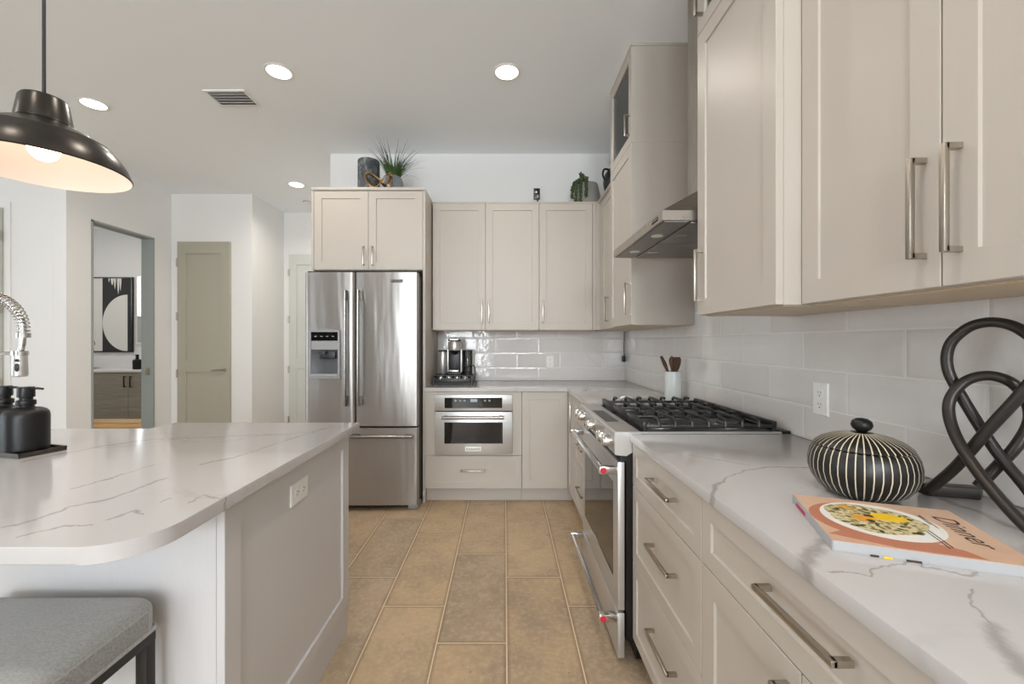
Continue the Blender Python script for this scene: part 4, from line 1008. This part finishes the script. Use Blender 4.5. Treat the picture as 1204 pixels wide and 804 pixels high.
bx0, bx1 = b0.x, b1_.x
ft = MB().prism([(.988, 1.008), (.992, .985), (1.084, .958), (1.104, .972), (1.100, .990), (1.010, 1.012)], TZ, TZ+.026, .004)
part('foot', ft, M_knot, t)
part('foot', MB().prism([(.955, .70), (.975, .665), (1.03, .665), (1.05, .705), (1.03, .735), (.965, .73)], TZ, TZ+.024, .004), M_knot, t)

# ------------------------------------------------------------------ utensil crock
ux, uy = 1.040, 2.60
t = thing('utensil_crock', 'pale grey ceramic crock holding wooden utensils behind the range', 'crock', (ux, uy, TZ))
part('vessel', MB().lathe([(0, .0005), (.048, .0005), (.050, .004), (.050, .176), (.0485, .180), (.046, .178), (.046, .010), (0, .010)], (ux, uy, TZ), 40), M_crock, t)
ut = solo('wooden_spatula', MB().tube([(ux+.005, uy+.0, TZ+.018), (ux+.012, uy+.002, TZ+.18)], .007, 10).rings([[(ux+.012+a*math.cos(0)*w_, uy+.002+s*.004, TZ+z) for a, s in ((-1, -1), (1, -1), (1, 1), (-1, 1))] for w_, z in ((.010, .172), (.024, .195), (.034, .225), (.037, .250), (.030, .268))]), M_brownwood, 'wide wooden spatula in the crock, rightmost of the utensils', 'utensil', 'wooden utensils in the crock')
ut = solo('wooden_spoon', MB().tube([(ux-.005, uy-.020, TZ+.018), (ux-.014, uy-.022, TZ+.19)], .007, 10).sphere((ux-.0175, uy-.022, TZ+.232), .045, (.22, .30, 1.0)), M_brownwood, 'slim wooden spoon seen edge-on in the middle of the crock', 'utensil', 'wooden utensils in the crock')
ut = solo('wooden_paddle', MB().tube([(ux+.022, uy+.024, TZ+.020), (ux-.026, uy+.024, TZ+.18), (ux-.044, uy+.024, TZ+.225), (ux-.066, uy+.024, TZ+.272)], [.007, .008, .0125, .008], 12), M_brownwood, 'dark wooden paddle leaning left out of the crock', 'utensil', 'wooden utensils in the crock')
# spoon rest beside it
t = thing('spoon_rest', 'shallow grey metal spoon rest on the counter behind the range grates', 'spoon rest', (.86, 2.62, TZ))
part('dish', MB().lathe([(0, .002), (.040, .001), (.062, .010), (.066, .016), (.064, .0165), (.058, .010), (.038, .004), (0, .004)], (.86, 2.62, TZ), 36), M_steel, t)
part('handle', MB().tube([(.80, 2.62, TZ+.016), (.76, 2.625, TZ+.020), (.73, 2.63, TZ+.014), (.72, 2.63, TZ+.006)], [.006, .006, .006, .005], 10), M_steel, t)
# hanging charger cord in the corner
t = thing('power_cord', 'black cord with a small plug hanging under the corner cabinet', 'cord', (1.118, 3.935, 1.10))
part('cable', MB().tube([(1.112, 3.92, 1.374), (1.114, 3.925, 1.30), (1.111, 3.925, 1.22), (1.113, 3.925, 1.150)], .0035, 10), M_darkp, t)
part('plug', MB().box((1.092, 3.91, 1.090), (1.122, 3.94, 1.145), .004).cyl((1.112, 3.925, 1.14), (1.113, 3.925, 1.165), .007, .0045, 12), M_darkp, t)

# ------------------------------------------------------------------ coffee machine and pod drawer
kx, ky = -.445, 3.70
t = thing('pod_drawer', 'dark coffee pod drawer under the coffee machine', 'pod drawer', (kx, ky, TZ))
part('case', MB().box((kx-.168, 3.565, TZ+.004), (kx+.168, 3.85, TZ+.012)).box((kx-.168, 3.585, TZ+.012), (kx-.156, 3.85, TZ+.072)).box((kx+.156, 3.585, TZ+.012), (kx+.168, 3.85, TZ+.072)).box((kx-.156, 3.66, TZ+.064), (kx+.156, 3.85, TZ+.072)).box((kx-.156, 3.84, TZ+.012), (kx+.156, 3.85, TZ+.064)), M_darkp, t)
dd = part('drawer', MB().box((kx-.154, 3.560, TZ+.013), (kx+.154, 3.572, TZ+.052), .002).box((kx-.154, 3.573, TZ+.013), (kx+.154, 3.83, TZ+.018)), M_darkp, t)
part('knob', MB().sphere((kx+.0, 3.556, TZ+.033), .006), M_chrome, dd)
for x in (-.15, .15):
    for y in (3.59, 3.83): part('foot', MB().cyl((kx+x, y, TZ), (kx+x, y, TZ+.0045), .01, seg=12), M_gasket, t)
cap = None
for i in range(4):
    x = kx-.105+i*.07
    lb = ['leftmost', 'second from left', 'third from left', 'rightmost'][i]+' silver coffee capsule at the front of the pod drawer'
    if cap is None:
        cap = thing('coffee_capsule', lb, 'coffee capsule', (x, 3.612, TZ+.0185), 'coffee capsules in the pod drawer')
        part('cup', MB().lathe([(0, 0), (.020, 0), (.027, .030), (.030, .031), (.030, .033), (0, .033)], (x, 3.612, TZ+.0185), 28), M_steel, cap)
        part('foil_dome', MB().lathe([(.0285, .033), (.024, .043), (.014, .050), (0, .052)], (x, 3.612, TZ+.0185), 28), M_chrome, cap)
    else: dup(cap, (x, 3.612, TZ+.0185), label=lb)
MZ = TZ+.0725
t = thing('coffee_machine', 'silver and black capsule coffee machine on the back counter', 'coffee machine', (kx, ky, MZ))
part('base', MB().box((kx-.065, 3.665, MZ), (kx+.065, 3.845, MZ+.025), .006), M_darkp, t)
part('column', MB().box((kx-.050, 3.735, MZ+.02), (kx+.052, 3.845, MZ+.225), .012), M_darkp, t)
part('drip_tray', MB().box((kx-.045, 3.662, MZ+.0255), (kx+.045, 3.735, MZ+.043), .004), M_chrome, t)
part('cup_support', MB().box((kx-.040, 3.690, MZ+.043), (kx+.040, 3.735, MZ+.048)), M_darkp, t)
part('side_panel', MB().box((kx-.066, 3.715, MZ+.02), (kx-.051, 3.845, MZ+.225), .004).box((kx+.053, 3.715, MZ+.02), (kx+.068, 3.845, MZ+.225), .004), M_steel, t)
part('brew_head', MB().lathe([(0, .215), (.058, .215), (.060, .220), (.060, .285), (.056, .292), (0, .294)], (kx+.002, 3.735, MZ), 40), M_steel, t)
part('spout', MB().lathe([(0, .180), (.018, .180), (.040, .200), (.044, .216), (0, .216)], (kx+.002, 3.720, MZ), 28), M_black, t)
part('lid', MB().lathe([(0, .296), (.052, .294), (.056, .298), (.050, .312), (.030, .322), (0, .325)], (kx+.002, 3.735, MZ), 40), M_chrome, t)
part('lid_lever', MB().tube([(kx-.050, 3.70, MZ+.305), (kx-.03, 3.675, MZ+.310), (kx+.034, 3.675, MZ+.310), (kx+.054, 3.70, MZ+.305)], .006, 10), M_chrome, t)
wt = part('water_tank', MB().lathe([(.040, .004), (.042, .01), (.042, .200), (.040, .204)], (kx+.112, 3.78, MZ), 32), M_tank, t)
part('tank_lid', MB().lathe([(0, .204), (.044, .204), (.044, .216), (0, .219)], (kx+.112, 3.78, MZ), 32), M_darkp, t)
part('tank_base', MB().lathe([(0, .0005), (.043, .0005), (.043, .008), (0, .008)], (kx+.112, 3.78, MZ), 32), M_darkp, t)
part('capsule_bin', MB().lathe([(.036, .004), (.040, .01), (.040, .200), (.038, .204)], (kx-.110, 3.78, MZ), 32), M_steel, t)
part('bin_lid', MB().lathe([(0, .204), (.042, .204), (.042, .214), (0, .217)], (kx-.110, 3.78, MZ), 32), M_darkp, t)
part('bin_base', MB().lathe([(0, .0005), (.038, .0005), (.038, .006), (0, .006)], (kx-.110, 3.78, MZ), 32), M_darkp, t)
part('power_lead', MB().tube(catmull([(kx+.045, 3.85, MZ+.03), (kx+.10, 3.865, MZ+.06), (kx+.165, 3.80, MZ+.075), (kx+.182, 3.74, MZ+.02), (kx+.180, 3.72, MZ-.03), (kx+.176, 3.76, TZ+.006), (kx+.19, 3.85, TZ+.006)], 8), .004, 8), M_darkp, t)

# ------------------------------------------------------------------ decor on the cabinets
RZ = 2.5025
vx, vy = -1.140, 3.53
t = thing('tall_vase', 'tall cylindrical mottled dark vase on the refrigerator cabinet', 'vase', (vx, vy, RZ))
part('vessel', MB().lathe([(0, .0005), (.086, .0005), (.089, .005), (.089, .279), (.086, .286), (.080, .284), (.079, .02), (0, .02)], (vx, vy, RZ), 48), M_vase, t)
gx, gy_ = -.934, 3.54
t = thing('potted_grass', 'grass plant in a ribbed blue-grey pot on the refrigerator cabinet', 'plant', (gx, gy_, RZ))
rb = MB(); rings = []
for r, z in ((.045, .0005), (.060, .004), (.072, .03), (.078, .07), (.076, .11), (.066, .140), (.056, .155), (.052, .160), (.048, .158), (.046, .14)):
    rings.append([((gx+(r+(.0025 if k % 4 < 2 else -.0015)*(1 if .01 < z < .15 else 0))*math.cos(2*math.pi*k/96)), gy_+(r+(.0025 if k % 4 < 2 else -.0015)*(1 if .01 < z < .15 else 0))*math.sin(2*math.pi*k/96), RZ+z) for k in range(96)])
part('pot', rb.rings(rings), M_ribpot, t)
part('soil', MB().lathe([(0, .140), (.046, .140), (.046, .144), (0, .146)], (gx, gy_, RZ), 24), M_soil, t)
random.seed(11); gm = MB()
def blade(mb, b, az, L, lean, droop, wd, k=7):
    d = Vector((math.cos(az), math.sin(az), 0)); sd = Vector((-math.sin(az), math.cos(az), 0)); vs = []; fs = []
    th = lean; p = Vector(b)
    for i in range(k+1):
        f = i/k; w_ = wd*(1-f**1.6)*.5+.0003
        vs += [tuple(p-sd*w_), tuple(p+Vector((0, 0, -.15*w_))+d*.0006), tuple(p+sd*w_)]
        th += droop/k*(.3+1.4*f); p = p+(d*math.sin(th)+Vector((0, 0, math.cos(th))))*L/k
    for i in range(k):
        a = 3*i
        fs += [(a, a+1, a+4, a+3), (a+1, a+2, a+5, a+4)]
    mb.faces(vs, fs)
for i in range(270):
    az = random.uniform(0, 2*math.pi); r = .042*math.sqrt(random.random())
    inner = i < 120
    L = random.uniform(.10, .17) if inner else random.uniform(.19, .34)
    lean = random.uniform(.05, .45) if inner else random.uniform(.2, .85)
    drp = random.uniform(.1, .6) if random.random() < .7 else random.uniform(.8, 1.7)
    if math.cos(az) < -.2: lean = min(lean, .5); drp = min(drp, .5)
    blade(gm, (gx+r*math.cos(az), gy_+r*math.sin(az), RZ+.140), az, L, lean, drp, random.uniform(.007, .012) if inner else random.uniform(.004, .0075))
part('grass_blades', gm, M_grass, t, ang=60)
# golden ribbon knot
ox, oy = -1.00, 3.395
t = thing('ribbon_ornament', 'aged gold twisted ribbon ornament between the vase and the grass pot', 'ornament', (ox, oy, RZ))
rib = []
for k in range(121):
    a = 2*math.pi*k/120; x = .095*math.cos(a)-.018*math.cos(2*a); y = .026*math.sin(3*a+.6); z = .056+.052*math.sin(2*a+.35)+.010*math.sin(a)
    rib.append(Vector((ox+x, oy+y, RZ+z)))
mn = min(p.z for p in rib)-RZ-.0165
rib = [p-Vector((0, 0, mn)) for p in rib]
part('ribbon', MB().tube(rib[:-1], .016, 14, True, sq=.40), M_gold, t, ang=80)
# small black camera-like device on the back uppers
cx, cy, cz = .280, 3.70, UT+.0125
t = thing('security_camera', 'small black upright camera device on top of the back cabinets', 'camera', (cx, cy, cz))
part('stand', MB().cyl((cx+.008, cy, cz), (cx+.008, cy, cz+.006), .024, seg=24).cyl((cx+.008, cy, cz+.006), (cx+.008, cy, cz+.06), .006, seg=12), M_darkp, t)
hd = part('housing', MB().box((cx-.027, cy-.014, cz+.045), (cx+.029, cy+.014, cz+.140), .005), M_black, t)
part('lens', MB().cyl((cx-.004, cy-.0142, cz+.104), (cx-.004, cy-.017, cz+.104), .008, seg=16), M_plastic, hd, 'round white lens')
part('label_plate', MB().box((cx+.002, cy-.0150, cz+.055), (cx+.018, cy-.0141, cz+.080)), M_greyp, hd)
# concrete planter with trailing succulent
sx, sy = .745, 3.78
SZ = UT+.0125
t = thing('potted_succulent', 'trailing green succulent in a tapered grey concrete pot in the corner above the cabinets', 'plant', (sx, sy, SZ))
part('pot', MB().lathe([(0, .0005), (.112, .0005), (.118, .006), (.112, .09), (.088, .200), (.082, .206), (.076, .202), (.078, .17), (0, .17)], (sx, sy, SZ), 48), M_conc, t)
part('soil', MB().lathe([(0, .171), (.077, .171), (.070, .182), (0, .186)], (sx, sy, SZ), 24), M_soil, t)
random.seed(5)
for i, (dx, dy, ln) in enumerate(((-.125, -.02, .13), (-.105, -.06, .17), (-.075, -.095, .20), (-.035, -.115, .15), (-.12, .01, .05), (-.06, -.05, -.05), (-.075, -.02, -.07))):
    mb = MB(); b = Vector((sx+dx*.35, sy+dy*.35, SZ+.182))
    if ln > 0: pts = catmull([b, (sx+dx*.75, sy+dy*.75, SZ+.232), (sx+dx*1.02, sy+dy*1.05, SZ+.205), (sx+dx*1.12, sy+dy*1.15, SZ+.205-ln*.5), (sx+dx*1.15, sy+dy*1.18, SZ+.205-ln)], 7)
    else: pts = catmull([b, (sx+dx*.7, sy+dy*.7, SZ+.23), (sx+dx*.9, sy+dy*.9, SZ+.23-ln)], 9)
    mb.tube(pts, .0025, 6)
    for j, p in enumerate(pts[2:]):
        for q in range(3):
            a = j*2.4+q*2.1; mb.sphere((p.x+.010*math.cos(a), p.y+.010*math.sin(a), p.z+random.uniform(-.004, .004)), .0080, (1, .8, .75), 8, 6)
    part('trailing_stem', mb, M_succ, t, ang=80)
# black jug
jx, jy = .925, 3.50
t = thing('black_jug', 'black rounded jug half hidden behind the tall corner cabinet', 'jug', (jx, jy, SZ))
part('vessel', MB().lathe([(0, .0005), (.060, .0005), (.066, .004), (.094, .06), (.106, .12), (.096, .18), (.064, .225), (.040, .245), (.036, .262), (.050, .285), (.052, .292), (.046, .290), (.030, .262), (0, .25)], (jx, jy, SZ), 48), M_blackgl, t, ang=60)
part('stopper', MB().lathe([(0, .262), (.029, .266), (.034, .300), (.030, .325), (.014, .338), (0, .340)], (jx, jy, SZ), 28), M_blackgl, t, ang=60)
part('handle', MB().tube(catmull([(jx-.068, jy-.02, SZ+.218), (jx-.105, jy-.03, SZ+.215), (jx-.118, jy-.035, SZ+.17), (jx-.102, jy-.03, SZ+.13)], 8), .008, 10), M_blackgl, t)

# ------------------------------------------------------------------ powder room
FV = Fy(6.10)
t = thing('bathroom_vanity', 'floating grey oak vanity with a white top in the powder room', 'vanity', (-5.75, 6.35, .15))
part('body', MB().box((-6.75, 6.12, .16), (-4.90, 6.645, .835)), M_vanity, t)
for a, b, h in ((-6.605, -6.03, -6.09), (-6.03, -5.455, -5.50), (-5.455, -4.902, -5.41)):
    dd = part('door', MB().slab(FV, a+.002, b-.002, .16, .833, -.0195, .019), M_vanity, t)
    part('handle', pull(FV, h, .70, True, .16, .012, .03), M_blackm, dd)
part('countertop', MB().box((-6.76, 6.085, .836), (-4.89, 6.649, .872), .003), M_white_top, t, 'white stone top')
part('basin', MB().lathe([(0, .874), (.10, .874), (.18, .893), (.195, .90), (.18, .902), (.10, .886), (0, .884)], (-6.35, 6.36, 0), 40), M_white_top, t)
l = area('vanity_glow', (-5.75, 6.45, .14), (0, 0, 0), 1.6, .05, 1.3, (1, .75, .45))
b = bottle(-5.43, 6.22, .8725, R(185), 'small black pump soap bottle on the powder-room vanity', group=None)
b['category'] = 'soap dispenser'; b.scale = (1, 1, 1.05)
FA = Fy(6.648)
t = thing('wall_art', 'framed black and white half-circle painting over the powder-room vanity', 'painting', (-6.28, 6.64, 1.11))
ax0, ax1, az0, az1 = -6.78, -5.855, 1.115, 2.295
part('frame', MB().frame(FA, ax0, ax1, az0, az1, .0, .035, .018), M_black, t)
part('canvas', MB().fbox(FA, ax0+.012, ax1-.012, az0+.012, az1-.012, .002, .024), M_art_b, t)
mb = MB().fbox(FA, ax0+.018, -6.33, az0+.018, az1-.018, .0235, .0252); part('pale_panel', mb, M_art_w, t)
cc = (-5.935, 1.575); rr_ = .445
mb = MB().fprism(FA, [(cc[0]+rr_*.88*math.cos(R(a)), cc[1]+rr_*math.sin(R(a))) for a in range(90, 271, 6)], .0235, .0256); part('half_circle', mb, M_art_w, t)
mb = MB()
for u, wd, ln in ((-6.20, .05, .11), (-6.15, .035, .17), (-6.10, .04, .25), (-6.06, .03, .20), (-6.235, .02, .06)):
    mb.fprism(FA, [(u, az1-.02), (u+wd, az1-.02), (u+wd*.8, az1-.02-ln*.6), (u+wd*.5, az1-.02-ln), (u+wd*.2, az1-.02-ln*.7)], .0235, .0254)
part('paint_strokes', mb, M_art_w, t)
random.seed(9); mb = MB()
for k in range(26):
    u = -6.52+random.gauss(0, .035); v = random.uniform(az0+.05, az1-.05); mb.fbox(FA, u, u+random.uniform(.006, .02), v, v+random.uniform(.02, .09), .0251, .0256)
mb.fprism(FA, [(-6.56, az0+.02), (-6.46, az0+.02), (-6.48, az0+.22), (-6.52, az0+.34), (-6.55, az0+.2)], .0251, .0256)
part('paint_flecks', mb, M_art_b, t)
t = thing('wall_mirror', 'tall frameless mirror right of the painting in the powder room', 'mirror', (-5.4, 6.64, 1.2))
part('glass', MB().fbox(FA, -5.80, -4.95, 1.27, 2.31, .004, .010), M_mirror, t)
part('edge_frame', MB().frame(FA, -5.805, -4.945, 1.24, 2.315, .0, .014, .012).fbox(FA, -5.80, -4.95, 1.242, 1.268, .002, .03), M_plastic, t)
